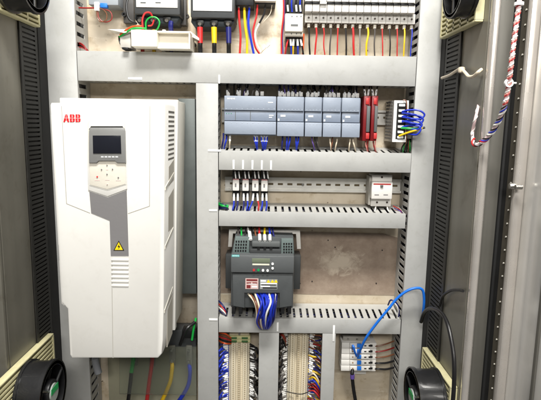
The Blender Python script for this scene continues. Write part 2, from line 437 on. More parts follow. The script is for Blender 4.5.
# ------------------------------------------------------------------ filter fans on the side walls
def filter_fan(s, X, ya, yb, ztop, zbot, label, fan=None, ring=None):
    loc = (X - s*.01, (ya+yb)/2, zbot)
    t = thing('filter_fan', label, 'cabinet fan', loc, 'filter fans on the cabinet side walls')
    def xs(a, b): return sorted((X-s*a, X-s*b))
    g = MB(); a, b = xs(.0005, .016); f = .0045
    g.box(a,b,ya,yb,ztop-f,ztop,.0015); g.box(a,b,ya,yb,zbot,zbot+f,.0015); g.box(a,b,ya,ya+f*1.3,zbot+f,ztop-f); g.box(a,b,yb-f*1.3,yb,zbot+f,ztop-f)
    z = zbot+f+.004; a2, b2 = xs(.005,.0152)
    while z < ztop-f-.004:
        g.box(a2,b2,ya+f,yb-f,z,z+.0042); z += .0098
    n = 5 if zbot > -.1 else 2
    for k in range(1, n):
        y = ya+(yb-ya)*k/n; g.box(a2,b2-.0005,y-.003,y+.003,zbot+f,ztop-f)
    part('grille', g, GRILLE, t)
    a, b = xs(.0008,.003); part('filter_mat', MB().box(a,b,ya+.002,yb-.002,zbot+.002,ztop-.002), DARKG, t)
    if fan:
        yc, zc, r, depth = fan
        xa = X-s*.016; xf = X-s*(.016+depth); xm = (xa+xf)/2
        h = MB(); h.ring((xm,yc,zc), r*.9, r, abs(xf-xa)); h.ring((xf+s*.004,yc,zc), r*.88, r*1.06, .008); h.ring((xa-s*.003,yc,zc), r*.9, r*1.05, .006)
        hs = part('fan_housing', h, BLACKM, t)
        q = MB(); q.cyl((xf+s*.016,yc,zc), r*.42, .03, 'X', 28, bev=.003); part('motor_hub', q, BLACK, t)
        q = MB()
        for k in range(7):
            an = k*2*math.pi/7
            c0, s0 = math.cos(an), math.sin(an); c1, s1 = math.cos(an+.55), math.sin(an+.55)
            tb = bmesh.new()
            vs = [tb.verts.new(v) for v in ((xf+s*.014,yc+r*.4*c0,zc+r*.4*s0),(xf+s*.014,yc+r*.86*c0,zc+r*.86*s0),(xf+s*.034,yc+r*.86*c1,zc+r*.86*s1),(xf+s*.034,yc+r*.4*c1,zc+r*.4*s1))]
            f0 = tb.faces.new(vs); bmesh.ops.solidify(tb, geom=[f0], thickness=.0015); q._merge(tb)
        part('blade', q, BLACK, t)
        q = MB()
        for k in range(3):
            an = .5+k*2*math.pi/3; q.tube([(xf+s*.003,yc+r*.3*math.cos(an),zc+r*.3*math.sin(an)),(xf+s*.003,yc+r*.95*math.cos(an),zc+r*.95*math.sin(an))], .003, smooth=0)
        part('spoke', q, BLACKM, t)
        q = MB(); q.cyl((xf-s*.0005,yc,zc), r*.30, .003, 'X', 24); hub = part('hub_sticker', q, mat('faded_sticker',(150,156,150),.5,var=.15), t)
        q = MB(); q.box(*sorted((xf-s*.0022,xf-s*.003)), yc-r*.26, yc+r*.26, zc+r*.02, zc+r*.22); part('sticker_band', q, GREENP, hub)
    return t
def zat(px,py,d): return U(px,py,d).z
filter_fan(-1, XL, -.40, -.150, zat(47,333,.15), zat(47,333,.15)-.25, 'beige grille with black round fan low on the left wall, below the white drive', fan=(-.285, zat(52,358,.26)-.064, .064, .054))
filter_fan(1, XR, -.31, -.125, zat(427,346,.12), zat(427,346,.12)-.25, 'beige grille with black round fan low on the right wall, under the black cables', fan=(-.245, zat(413,369,.24)-.064, .061, .057))
filter_fan(-1, XL, -.40, -.135, zat(33,27,.14)+.2, zat(33,27,.14), 'beige grille with fan high on the left wall, at the top left corner', fan=(-.26, zat(40,12,.26)+.064, .064, .05))
filter_fan(1, XR, -.295, -.105, zat(450,39,.11)+.2, zat(450,39,.11), 'beige grille with fan high on the right wall, above the white strap', fan=(-.262, zat(445,17,.26)+.052, .052, .034))

# ------------------------------------------------------------------ wire ducts
def duct(axis, a0, a1, b0, b1, label, pitch=.0172, slot=.0058, wires='navy', seed=0):
    """slotted plastic trunking; a = along, b = across"""
    rnd = random.Random(seed)
    def B(mb, al, ah, bl, bh, y0, y1, bev=0):
        if axis == 'v': mb.box(bl,bh,y0,y1,al,ah,bev)
        else: mb.box(al,ah,y0,y1,bl,bh,bev)
    loc = ((b0+b1)/2, 0, a0) if axis == 'v' else ((a0+a1)/2, 0, b0)
    t = thing('wire_duct', label, 'wire duct', loc, 'grey wire ducts on the mounting plate')
    c = MB(); B(c, a0, a1, b0, b1, -.0035, -.0015)
    FL = .0105
    if axis == 'h':                                              # the upper slotted wall leans out towards the plate
        def fl(y): return FL*(y+.0815)/.0780
        def lean(al, ah, y0, y1): c.xprism([(y0,b1-.0018+fl(y0)),(y0,b1+fl(y0)),(y1,b1+fl(y1)),(y1,b1-.0018+fl(y1))], al, ah)
        B(c, a0, a1, b1-.001, b1+FL-.002, -.0034, -.0016)
        lean(a0,a1,-.028,-.0036); lean(a0,a1,-.0815,-.0765); a = a0+.003; lean(a0,a,-.0766,-.0279)
        while a < a1:
            e = min(a+pitch-slot, a1); lean(a,e,-.0766,-.0279); a += pitch
    for w0, w1 in (((b0, b0+.0018), (b1-.0018, b1)) if axis == 'v' else ((b0, b0+.0018),)):
        B(c, a0, a1, w0, w1, -.026, -.0036)
        B(c, a0, a1, w0, w1, -.0815, -.0765)
        a = a0 + rnd.random()*.004
        B(c, a0, a, w0, w1, -.0764, -.0261)
        while a < a1:
            e = min(a+pitch-slot, a1)
            B(c, a, e, w0, w1, -.0764, -.0261); a += pitch
    part('channel', c, DUCTIN, t)
    k = MB(); B(k, a0, a1, b0-.0014, b1+.0014, -DD, -DD+.0022, .0009)
    B(k, a0, a1, b0-.0014, b0-.0002, -DD+.0021, -.0775); B(k, a0, a1, b1+.0002, b1+.0014, -DD+.0021, -.0775)
    part('cover', k, DUCT, t)
    w = MB(); L = a1-a0; n = max(3, int(L/.06))
    for i in range(26 if axis == 'v' else 44):
        w.mi = rnd.choice((0,0,0,1,1,2))
        bb, yy = b0+.006+rnd.random()*(b1-b0-.012), -.012-rnd.random()*.058
        P = []
        for j in range(n+1):
            aa = a0+.002+(L-.004)*j/n; ob = bb+(rnd.random()-.5)*.008; ob = min(max(ob,b0+.0045),b1-.0045); oy = min(-.008,max(-.074,yy+(rnd.random()-.5)*.01))
            P.append((ob,oy,aa) if axis == 'v' else (aa,oy,ob))
        w.tube(P, .0026, seg=5, smooth=3)
    wo = solo('wire_bundle', w, [WCOL['black'],WCOL['navy'],WCOL['dark blue' if axis == 'h' else 'dark grey']], 'dark wires seen through the slots of the '+label.replace('grey ','').replace(' wire duct',' duct').replace(' behind the white drive','').replace(' of the plate','').replace(' under the breakers','').replace(' and the device rows','').replace(' between the two terminal strips',' between terminal strips').replace(' left of the white terminal stack',' beside the terminal stack').replace(' along the right edge',' at the right').replace('between the white drive','right of the white drive'), 'wires', 'wires packed inside the ducts')
    return t
ztop, zbot = U(270,-25,DD).z, U(270,440,DD).z
def vx(px, py): return U(px,py,DD).x
XLd = ((vx(47,50)+vx(59.5,300))/2, (vx(77,50)+vx(85.5,320))/2)
XCd = ((vx(197.3,130)+vx(198,380))/2, (vx(217.3,130)+vx(217.8,380))/2)
XRd = ((vx(419.5,60)+vx(402.5,295))/2, (vx(441,80)+vx(422,300))/2)
print('ducts', XLd, XCd, XRd)
def hz(pyl, pxl, pyr, pxr): return (U(pxl,pyl,DD).z+U(pxr,pyr,DD).z)/2
H1 = (hz(80,80,86,416), hz(52,80,56.5,416))
H2 = (hz(168.5,220,173,408), hz(151,220,154,408))
H3 = (hz(223.5,220,230,404), hz(210,220,216.5,404))
H4 = (hz(329.5,220,336,398), hz(316.5,220,322.5,398))
duct('v', zbot, ztop, *XLd, 'grey vertical wire duct at the left edge behind the white drive', pitch=.0235, slot=.0095, seed=1)
duct('v', zbot, ztop, *XRd, 'grey vertical wire duct along the right edge of the plate', pitch=.0185, slot=.0085, seed=2)
duct('v', zbot, H1[0]-.002, *XCd, 'grey vertical wire duct between the white drive and the device rows', pitch=.0185, slot=.0085, seed=3)
duct('h', XLd[1]+.003, XRd[0]-.003, *H1, 'grey widest horizontal wire duct across the top under the breakers', seed=4)
xc = XCd[1]+.003
duct('h', xc, vx(411,163), *H2, 'grey horizontal wire duct under the row of blue-grey modules', seed=5)
duct('h', xc, vx(405.5,222), *H3, 'grey horizontal wire duct under the small relays', seed=6)
duct('h', xc, vx(400.5,328), *H4, 'grey horizontal wire duct under the dark inverter', seed=7)
XA = (vx(259.3,360), vx(278,360)); XB = (vx(322.3,360), vx(334.3,360))
duct('v', zbot, H4[0]-.002, *XA, 'grey short vertical wire duct between the two terminal strips', seed=8)
duct('v', zbot, H4[0]-.002, *XB, 'grey narrow vertical wire duct left of the white terminal stack', seed=9)

# white marker tabs stuck on the ducts
G = 'white marker tabs stuck on the ducts'
def tab(px0, py0, px1, py1, label):
    solo('marker_tab', MB().pbox(px0,py0,px1,py1,DD+.0012,.0011,.0003), PURE, label, 'marker tab', G)
words = ('first','second','third','fourth','fifth')
for i, x in enumerate((233.6,243,252.4,261.8,271)): tab(x-.9,160+i*.15,x+.9,169.2+i*.15, words[i]+' white tab from the left in the row of five above the relays')
tab(218.3,75,220,83.5,'white tab on the lower edge of the top duct near its middle')
tab(128,77.4,142,79.6,'white flat tab on the top duct directly above the white drive')
tab(208,149.6,221,151.6,'white flat tab where the blue-grey module duct meets the vertical duct')
tab(209,209.6,217,211.4,'white flat tab where the relay duct meets the vertical duct')
tab(209,318.6,217.5,320.6,'white flat tab where the inverter duct meets the vertical duct')
tab(276.7,322.5,278.6,331.5,'white upright tab below the blue wire bundle of the inverter')
tab(332.8,325.5,334.8,341.5,'white upright tab at the left of the white terminal stack')

# ------------------------------------------------------------------ DIN rails
def din_h(px0, px1, pyc, label, slots=True):
    c0, c1 = U(px0,pyc,.01), U(px1,pyc,.01); zc = (c0.z+c1.z)/2; x0, x1 = c0.x, c1.x
    t = thing('mounting_rail', label, 'mounting rail', ((x0+x1)/2,0,zc-.0175))
    b = MB(); b.box(x0,x1,-.0055,-.0040,zc-.0125,zc+.0125)
    for s in (-1,1):
        z0, z1 = sorted((zc+s*.0125, zc+s*.0138)); b.box(x0,x1,-.0125,-.0040,z0,z1)
        z0, z1 = sorted((zc+s*.0125, zc+s*.0178)); b.box(x0,x1,-.0138,-.0124,z0,z1)
    part('rail_profile', b, RAILM, t)
    q = MB(); x = x0+.012
    while x < x1-.02:
        q.box(x,x+.013,-.0060,-.0053,zc-.0026,zc+.0026,.0024); x += .0245
    part('slot', q, mat('slot_shadow', (96,84,62), .8), t)
    q = MB(); c = U(303,184,.01); q.cyl((c.x,-.0075,zc), .0032, .004, 'Y', 10); part('screw', q, STEEL, t)
    return t
din_h(222, 402, 116.5, 'zinc rail behind the row of blue-grey modules')
din_h(225, 401, 184.8, 'zinc slotted rail carrying the small relays and one white breaker')

# ------------------------------------------------------------------ big white drive on the left
dF = .30
drv = thing('frequency_drive', 'large white wall-mounted drive with small dark display and grey stripe', 'motor drive', U(110,358,.15))
xl = (U(49.5,110,dF).x + U(60.5,300,dF).x)/2; xr = U(165,110,dF).x; xr2 = U(162.5,330,dF).x; xr = (xr+xr2)/2
zt = U(105,102.5,dF).z; zb = U(110,358.5,dF).z
print('drive', xl, xr, zt, zb)
t_ = bmesh.new()
xr = U(165,104,dF).x; TM = (xr-U(163.2,350,dF).x)/(U(165,104,dF).z-U(163.2,350,dF).z); xm_ = (xl+xr)/2
b = MB(); b.pprism([(49.5,105),(50.5,102.8),(164,102.8),(165.2,105),(164.2,300),(163.2,340),(162,354),(158,358.5),(71.5,358.5),(69.4,355),(67,309),(60.8,302)], dF, .115, .005)
part('front_cover', b, WHITE, drv)
fc = drv.children[0]
b = MB(); b.box(U(60.5,120,.19).x, xr+.0045, -.190, -.172, zb+.014, zt+.0125, .002).taper(xm_,zt,TM); part('cover_rim', b, WHITE, drv)
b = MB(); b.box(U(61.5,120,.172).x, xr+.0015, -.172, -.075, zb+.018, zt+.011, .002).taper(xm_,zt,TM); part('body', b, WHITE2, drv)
b = MB(); b.box(U(178.5,150,.0745).x, U(195.6,150,.0745).x, -.0745, -.004, zb+.06, U(190,98.6,.0745).z, .002); part('heat_sink', b, mat('heatsink_grey', (86,91,89), .42, .3, var=.18), drv)
# side louvres and side recesses
b = MB()
x = xr+.0002
n = 11
for i in range(n):
    z = U(172,111+i*4.7,.25).z
    b.prism([(xr-.001,z),(xr+.0008,z),(xr+.0008,z-.0042),(xr-.001,z-.0042)], -.268, -.206)
part('louvre_slot', b.taper(-9,zt,TM), mat('louvre_dark', (110,106,98), .7), fc)
b = MB()
for za, zb2 in ((166,182),(196,238),(252,300),(306,340)):
    z1, z2 = U(172,za,.24).z, U(172,zb2,.24).z
    b.xprism([(-.262,z1),(-.205,z1+.012),(-.205,z2),(-.262,z2-.006)], xr-.001, xr+.0010)
part('side_recess', b.taper(-9,zt,TM), mat('recess_shade', (182,176,163), .55), fc)  # recesses drawn as darker plates, their shade put into the colour
b = MB()
for py in (184,241,303):
    z1 = U(168,py,.26).z; b.xprism([(-.296,z1-.008),(-.21,z1+.012),(-.21,z1+.019),(-.296,z1-.001)], xr-.001, xr+.0022)
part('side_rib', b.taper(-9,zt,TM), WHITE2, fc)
# left side grips seen in silhouette
b = MB()
for py0, py1 in ((112,186),(196,246),(256,304)):
    z1, z0 = U(55,py0,dF-.02).z, U(55,py1,dF-.02).z
    xa_ = U(49.5+(py0-105)*.0573,py0,dF).x; xb_ = U(49.5+(py1-105)*.0573,py1,dF).x
    b.prism([(xb_+.004,z0),(xb_-.0018,z0+.006),(xa_-.0018,z1-.006),(xa_+.004,z1)], -dF+.008, -.2)
part('side_grip', b, WHITE, fc)
# front relief: seams, raised plates, ribs
E = dF+.0004
b = MB()
def seam(p, q, w=.0007):
    P, Q = U(p[0],p[1],E), U(q[0],q[1],E); dxy = Vector((Q.x-P.x, Q.z-P.z)); n_ = Vector((-dxy.y, dxy.x)).normalized()*w
    b.prism([(P.x+n_.x,P.z+n_.y),(P.x-n_.x,P.z-n_.y),(Q.x-n_.x,Q.z-n_.y),(Q.x+n_.x,Q.z+n_.y)], -E, -E+.0006)
for p, q in (((61.5,106),(66.5,203.5)),((66.5,203.5),(90,213)),((150,106),(149.5,206)),((149.5,206),(128,213.5)),((112,288),(113,358)),((112,258),(112,286))): seam(p,q)
part('panel_seam', b, SEAM, fc)
b = MB()
for i in range(7): b.pbox(111+i*.05,259+i*4.3,128.5,261+i*4.3,dF+.0016,.002,.0008)
part('grip_rib', b, WHITE, fc)
# raised arch that holds the control panel
def arch(x0,y0,x1,y1,r):
    P = []
    for k in range(7): a = math.pi-k*math.pi/12; P.append((x0+r+r*math.cos(a), y0+r-r*math.sin(a)))
    for k in range(7): a = math.pi/2-k*math.pi/12; P.append((x1-r+r*math.cos(a), y0+r-r*math.sin(a)))
    return P
pts = arch(86.5,119,126.5,190,5)+[(127,189),(107.5,196.5),(88,190)]
b = MB(); b.pprism(pts, dF+.0022, .003, .0008); bez = part('panel_holder', b, WHITE, fc)
pts = arch(87.6,120.2,125.2,190,4.5)+[(126.2,184.5),(107.3,190.4),(89.4,185.5)]
b = MB(); b.pprism(pts, dF+.0028, .001); part('holder_recess', b, mat('recess_line', (206,203,195), .6), bez)
pts = arch(88.2,121,124.5,190,4.2)+[(125.3,184),(107.2,189.4),(90,184.8)]
b = MB(); b.pprism(pts, dF+.0034, .001, .0003)
pan = part('control_panel', b, CREAM, drv)
b = MB(); b.pprism([(91,126.2),(122.4,126.2),(124.5,129.3),(88.8,129.3)], dF+.0042, .001); part('top_slot', b, BLACK, pan)
b = MB(); b.pprism([(90,127.6),(123.6,127.6),(125,131),(125.6,163),(117,163),(114.8,161),(98.6,161),(96.4,163),(88.8,163),(88.6,131)], dF+.0075, .004, .0015)
part('bezel', b, BEZEL, pan)
b = MB(); b.pprism([(92.6,135.5),(120.6,135.5),(121.2,153.5),(93,153.5)], dF+.0088, .0012, .0004); part('screen', b, SCREEN, pan)
b = MB()
for i in range(5): b.pbox(101+i*3.6,156.4,103.6+i*3.6,157.4,dF+.0079,.0006)
part('legend_mark', b, PURE, pan)
def dots(lst, m, name):
    b = MB()
    for px,py,r in lst:
        c = U(px,py,dF+.0042); b.cyl((c.x,c.y,c.z), r, .0016, 'Y', 14)
    part(name, b, m, pan)
dots([(107,165.2,.0011),(101.5,169.5,.0012),(112.5,169.2,.0012),(107,174.2,.0012),(118.3,177.5,.0013)], LABELG, 'key')
dots([(97.2,176.8,.0014)], REDINK, 'stop_key')
dots([(107.2,184.2,.001)], mat('faint_key',(205,185,178),.5), 'status_key')
b = MB()
for px,py,w in ((97.2,180.4,5),(107.3,180,4.5),(118.3,180.6,5),(107,169.8,2.4)): b.pbox(px-w/2,py-.3,px+w/2,py+.3,dF+.0037,.0004)
part('key_legend', b, mat('legend_ink',(214,186,182),.6), pan)
b = MB(); b.pprism([(89.3,191.4),(107.6,197.6),(126.6,190.2),(128.6,255.8),(110.8,255.8),(109.6,220.6),(91.2,213)], dF+.0009, .001); lab = part('grey_stripe', b, LABELG, fc)
b = MB(); b.pprism([(118.7,240.6),(113.4,250.6),(124.2,250.6)], dF+.0014, .0005); part('warning_triangle', b, BLACK, lab)
b = MB(); b.pprism([(118.7,242.2),(114.7,249.9),(122.8,249.9)], dF+.0018, .0005); part('warning_field', b, YEL, lab)
b = MB(); b.pprism([(119.3,243.8),(117.4,247),(118.8,247),(118.2,249.3),(120.3,246.2),(119,246.2)], dF+.0021, .0004); part('warning_bolt', b, BLACK, lab)
# red three-letter logo, letters split by fine white lines
b = MB()
def LP(pts, ox): b.pprism([(ox+x, y) for x, y in pts], dF+.0009, .0008)
LP([(0,122),(2.1,114.3),(3.9,114.3),(6,122),(4.2,122),(3.75,120.3),(2.25,120.3),(1.8,122)], 63.2)
for ox in (69.8,75.5):
    LP([(0,114.3),(3.4,114.3),(4.6,115),(4.6,117.2),(4.0,118),(4.9,119),(4.9,121.2),(3.6,122),(0,122)], ox)
logo = part('logo', b, REDINK, fc)
b = MB()
b.pbox(63,117.95,81,118.25,dF+.0012,.0004)
for ox in (66.2,72.2,77.9): b.pbox(ox-.13,114,ox+.13,122.3,dF+.0012,.0004)
for ox in (72.2,77.9): b.pbox(ox-.75,115.9,ox+.7,116.4,dF+.0012,.0004); b.pbox(ox-.75,119.9,ox+.8,120.4,dF+.0012,.0004)
part('logo_gap', b, WHITE, logo)

# ------------------------------------------------------------------ under the drive: cables, lugs, clear shield
b = MB(); b.pprism([(119.5,347),(196,347),(196,395),(119.5,394)], .11, .002); solo('plastic_shield', b, ACRYL, 'clear plastic sheet over the cable lugs below the white drive', 'plastic shield')
b = MB(); b.pbox(108,332,196.3,412,.018,.014,.001); solo('shade_board', b, mat('olive_shade', (148,145,124), .55, var=.15), 'dull olive panel standing for shade behind the cables under the white drive', 'board')  # panel added to paint the drive's shade on the plate
for col, pts, lx, lt, nm in (('green',[(136,335,.06),(133.5,358,.07),(131.5,372,.07)],134,350,'green wrapped black cable left of the red one below the drive'),
                         ('red',[(154,335,.06),(152,362,.07),(149.5,380,.07),(146,408,.06)],152,350,'red cable below the white drive between black and yellow cables'),
                         ('yellow',[(172,360,.06),(172,370,.07),(169.5,384,.07),(160,405,.06)],172,346,'yellow cable below the white drive beside the blue one'),
                         ('blue',[(189,362,.06),(190,374,.07),(187,388,.07),(174,408,.06)],189,346,'blue cable rightmost below the white drive')):
    w = wire(pts, .0052, col, nm, 'power cables below the white drive', name='power_cable', cat='cable', seg=12)
    if col == 'green':
        part('black_length', MB().ptube([(131.5,371,.07),(130,386,.07),(127,410,.06)], .005), WCOL['black'], w)
    x0,x1,z0,z1 = R(lx-3,lt,lx+3,366,.068)
    lug = part('cable_lug', MB().box(x0,x1,-.066,-.060,z0,z1,.001), mat('lug_tin', (128,126,118), .45, .6, var=.15), w)
    q = MB()
    for f in (.25,.8):
        q.cyl(((x0+x1)/2,-.069,z0+(z1-z0)*f), .0035, .006, 'Y', 6)
    part('bolt', q, STEEL, lug)
b = MB(); b.pbox(118,330,196,347,.058,.05,.002); solo('distribution_block', b, DGREY, 'dark distribution block tucked under the white drive', 'distribution block')
b = MB(); b.ptube([(95,358,.10),(96.5,366,.10),(98.5,373,.10)], .009, seg=14); g = solo('cable_gland', b, mat('gland_grey',(128,130,134),.4,var=.15), 'grey cable end hanging below the left corner of the white drive', 'cable gland')
b = MB(); b.pbox(182,330,196,338,.07,.03,.002); solo('connector_plug', b, BLACK, 'black plug tucked at the right underside of the white drive', 'plug')
wire([(192,340,.08),(194,326,.08),(196,318,.07)], .003, 'green', 'short green wire beside the lower right corner of the white drive')
wire([(180,345,.09),(186,330,.1),(195,322,.08)], .004, 'black', 'black cable curling behind the lower right corner of the white drive')

# ------------------------------------------------------------------ top row
# small grey module with the red loop
t = thing('signal_module', 'small grey module cut by the top edge above red wire loops', 'module', U(104,6,.03))
b = MB(); b.pbox(88,-14,118,5,.06,.055,.002); part('housing', b, mat('module_grey',(150,156,162),.45), t)
b = MB(); b.pbox(100,3,107,7.5,.062,.012,.001); part('blue_terminal', b, BLUEP, t)
b = MB(); b.pbox(94,2,99,10.5,.063,.008,.001); part('ferrule', b, PURE, t)
wire([(74,7.5,.05),(84,8,.06),(94,8,.062)], .0018, 'dark red', 'thin red wire running from left duct into small grey module')
wire([(96.5,10,.06),(97,17,.06),(100.5,21.8,.062),(106,20,.064),(106.6,14,.062),(103,9.6,.06),(98.5,8.5,.06)], .0011, 'brown', 'thin brown wire looped below the small grey module, inner loop')
wire([(97.6,10,.058),(99,18,.06),(104,22,.06),(110.5,20.6,.06),(112,15.6,.06),(109,10.8,.058),(100,8.6,.058)], .0011, 'dark red', 'thin red wire looped below the small grey module, outer loop')
for i in range(4): tangle([(77,42+i*1.6,.05),(82,44+i*1.2,.07),(86,48.5+i*.4,.078),(90,53,.07)], .0016, ('dark red','dark red','black','red')[i], 'red and black wires spilling from the left duct beside top duct corner','wires spilling at the upper left duct corner')

def moulded_breaker(x0, x1, ybot, lab, label, terms):
    t = thing('moulded_breaker', label, 'circuit breaker', U((x0+x1)/2,ybot,.05), 'black moulded breakers at the top')
    b = MB(); b.pbox(x0,-14,x1,ybot-9,.085,.08,.003); part('housing', b, DGREY, t)
    b = MB(); b.pprism([(x0+1,ybot-10),(x1-1,ybot-10),(x1-.5,ybot-5),(x1-4,ybot),(x0+4,ybot),(x0+.5,ybot-5)], .068, .06, .002)
    base = part('terminal_housing', b, mat('breaker_blue_black',(52,60,66),.42,var=.15), t)
    x_0,x_1,z_0,z_1 = R(*lab,.0865)
    part('front_label', MB().box(x_0,x_1,-.0868,-.0845,z_0,z_1,.0006), PURE if x0 > 188 else OFFW, t)
    for px in terms:
        c = U(px,ybot-4.5,.07)
        q = MB(); q.cyl((c.x,-.07,c.z), .0095, .006, 'Y', 22, bev=.001); part('terminal', q, BLACK, t)
        q = MB(); q.cyl((c.x,-.0735,c.z-.004), .0042, .005, 'Y', 12); part('screw', q, mat('screw_dull',(84,80,74),.45,.5), t)
    return t
t1 = moulded_breaker(134,180,23.5,(136,-8,177.5,7.5),'black breaker at top left with red and green wires looping over it',(140,153,167))
q = MB(); q.pbox(123,-14,133.5,23,.02,.016,.001); q.pbox(180.5,-14,186,25,.03,.026,.001); part('side_bracket', q, mat('bracket_dark',(74,72,70),.5), t1)
q = MB()
for px,py in ((124.5,14.8),(187,16.4)):
    c = U(px,py,.02); q.ring((c.x,-.02,c.z), .0025, .0052, .012, 'Y', 18)
part('mounting_lug', q, BLACK, t1)
q = MB(); q.ptube([(128,-4,.05),(126.5,8,.06),(129,19,.065),(137,24,.06)], .0026); part('seal_strip', q, BLACK, t1)
q = MB(); c = U(147,2,.088)
for px in (143,158): c = U(px,2.5,.088); q.box(c.x-.006,c.x+.006,-.0875,-.0867,c.z-.0012,c.z+.0012)
part('label_print', q, DGREY2, t1)
t2 = moulded_breaker(190.5,235,27,(193,-4,232,11),'black breaker with white label and red, yellow, blue capped cables below',(200,214,228))
for px, col, nm in ((200,'red','red'),(214,'yellow','yellow'),(228.5,'dark blue','blue')):
    w = wire([(px,24,.07),(px+.2,36,.072),(px+.3,46,.074),(px+.4,56,.065)], .0052, 'black', 'black cable with '+nm+' cap under the white labelled breaker', 'capped cables under the moulded breaker', name='power_cable', cat='cable', seg=12)
    part('coloured_cap', MB().ptube([(px,27.5,.0705),(px+.2,36,.072),(px+.28,43.5,.0738)], .0068, seg=14, r1=.006), WCOL[col], w)
# white terminal tray below the left breaker
t = thing('terminal_cover', 'white plastic terminal cover hanging over the top duct below the left breaker', 'cover', U(155,48,.1))
TDp = .125
b = MB(); b.pbox(131,29.8,157,46.5,TDp,.05,.0015); part('front_box', b, CREAM, t)
b = MB(); x0,x1,z0,z1 = R(157.5,31,190,48.5,TDp-.004)
b.box(x0,x1,-TDp+.004,-.05,z1-.004,z1,.001); b.box(x0,x1,-TDp+.02,-TDp+.024,z0+.004,z1-.0045); b.box(x1-.003,x1,-TDp+.0042,-.05,z0,z1-.0045); b.box(x0,x1-.0035,-TDp+.0045,-.06,z0,z0+.003)
part('open_box', b, CREAM, t)
b = MB(); b.pprism([(107,29.2),(131,29.2),(131,31.5),(124,33)], .10, .055, .0008); b.pprism([(190,31),(199,38),(199,40.5),(190,36)], .085, .05, .0008); part('wing', b, CREAM, t)
b = MB(); b.pbox(120,33,130.5,47.8,.09,.05,.001); part('side_flap', b, mat('flap_grey',(188,184,176),.5), t)
b = MB()
for px,py in ((125,48.4),(176,48.6)): b.pbox(px-3,py-1.2,px+3,py+.9,.10,.03,.0005)
part('clip', b, BLACK, t)
for px,col in ((142.5,'red'),(154,'yellow'),(164,'white'),(171.5,'dark blue')):
    wire([(px,30,.068),(px,44,.07),(px,50,.075),(px,58,.07)], .0045, col, col+' cable end showing below the white terminal cover', 'cable ends below the white terminal cover', name='cable', cat='cable')
q = MB(); c = U(194,45,.01); q.ring((c.x,-.012,c.z), .0028, .0055, .012, 'Y', 18); solo('grommet', q, BLACK, 'small black ring grommet right of the white terminal cover', 'grommet')
GW = 'control wires looping over the upper left breaker'
wire([(143,30,.1),(142.4,20,.098),(145,13.5,.095),(150,13,.09),(153,18,.085)], .0022, 'red', 'red wire rising in loop over the upper left breaker', GW)
wire([(146,30,.1),(146,22,.1),(150,17.5,.1),(156,17.6,.1),(159.5,22,.1),(158,28,.098),(155,31,.09)], .0018, 'green', 'green wire making round loop above the white terminal cover', GW)
wire([(148,26,.1),(152,25,.1),(154,20,.098)], .0018, 'red', 'short red wire inside the round green loop', GW)
wire([(120,35,.09),(126,30,.1),(133,26.5,.1),(142,26,.1)], .0019, 'orange', 'orange wire lying along the left wing of white terminal cover', GW)
wire([(119.5,37,.088),(127,32,.098),(134,28.4,.1),(146,28.5,.1)], .0022, 'green', 'green wire lying along the left wing of white terminal cover', GW)
wire([(119,36,.085),(119.5,41,.085),(121.5,46.5,.088)], .002, 'black', 'black wire hanging down the left end of white terminal cover', GW)
wire([(171,22,.08),(170.6,26,.084),(171,31,.08)], .0055, 'dark blue', 'thick blue cable stub behind the white terminal cover', GW, name='cable', cat='cable')

# the two connectors left of the contactor
t = thing('terminal_connector', 'black connector cut by the top edge above red, yellow and blue wires', 'connector', U(244,6,.04))
part('housing', MB().pbox(235.5,-12,254,5.5,.06,.055,.002), BLACK, t)
q = MB()
for px in (238.7,244.3,249.4): q.pbox(px-.9,4.5,px+.9,9,.05,.004,.0005)
part('ferrule', q, PURE, t)
t = thing('terminal_connector', 'cream connector cut by the top edge above red, black and white wires', 'connector', U(267,5,.04))
part('housing', MB().pbox(254.5,-12,276,1.2,.065,.06,.002), CREAM, t)
part('base', MB().pbox(254.8,1.4,275.5,4.2,.05,.045,.001), DGREY, t)
GW = 'wires hanging between the moulded breaker and the contactor'
wire([(238.7,8,.048),(239.3,20,.055),(240.6,36,.06),(239.8,54,.06)], .0026, 'red', 'red wire leftmost below the black connector', GW)
wire([(244.3,8,.048),(245,24,.055),(247,40,.06),(247,55,.06)], .003, 'yellow', 'yellow wire below the black connector', GW)
wire([(249.4,8,.048),(248.4,24,.056),(251,40,.06),(254,55,.06)], .0027, 'blue', 'blue wire below the black connector', GW)
wire([(257.5,5,.05),(256.5,16,.055),(253,32,.062),(255,46,.066),(259.5,54,.06)], .0022, 'red', 'red wire curving below the cream connector', GW)
w = wire([(265.5,5,.05),(264,14,.056),(259,24,.06)], .0022, 'black', 'black topped white wire curving below the cream connector', GW)
part('white_length', MB().ptube([(259.2,23.6,.06),(255.5,32,.064),(256,42,.066),(261,52.5,.062)], .0022), WCOL['white'], w)
wire([(272,5,.05),(270,14,.05),(262,24,.05),(257,34,.05),(256.5,44,.052)], .0009, 'ivory', 'hair-thin pale wire below the cream connector', GW)
w = wire([(261,53,.06),(263.5,50,.07),(270,44,.074)], .0012, 'ivory', 'short wire with white marker sleeves poking from the top duct', GW, sleeve=[((263.8,49.6,.07),(265.2,48.4,.071),.0017),((266.3,47.6,.072),(269.8,44.2,.074),.0024)])

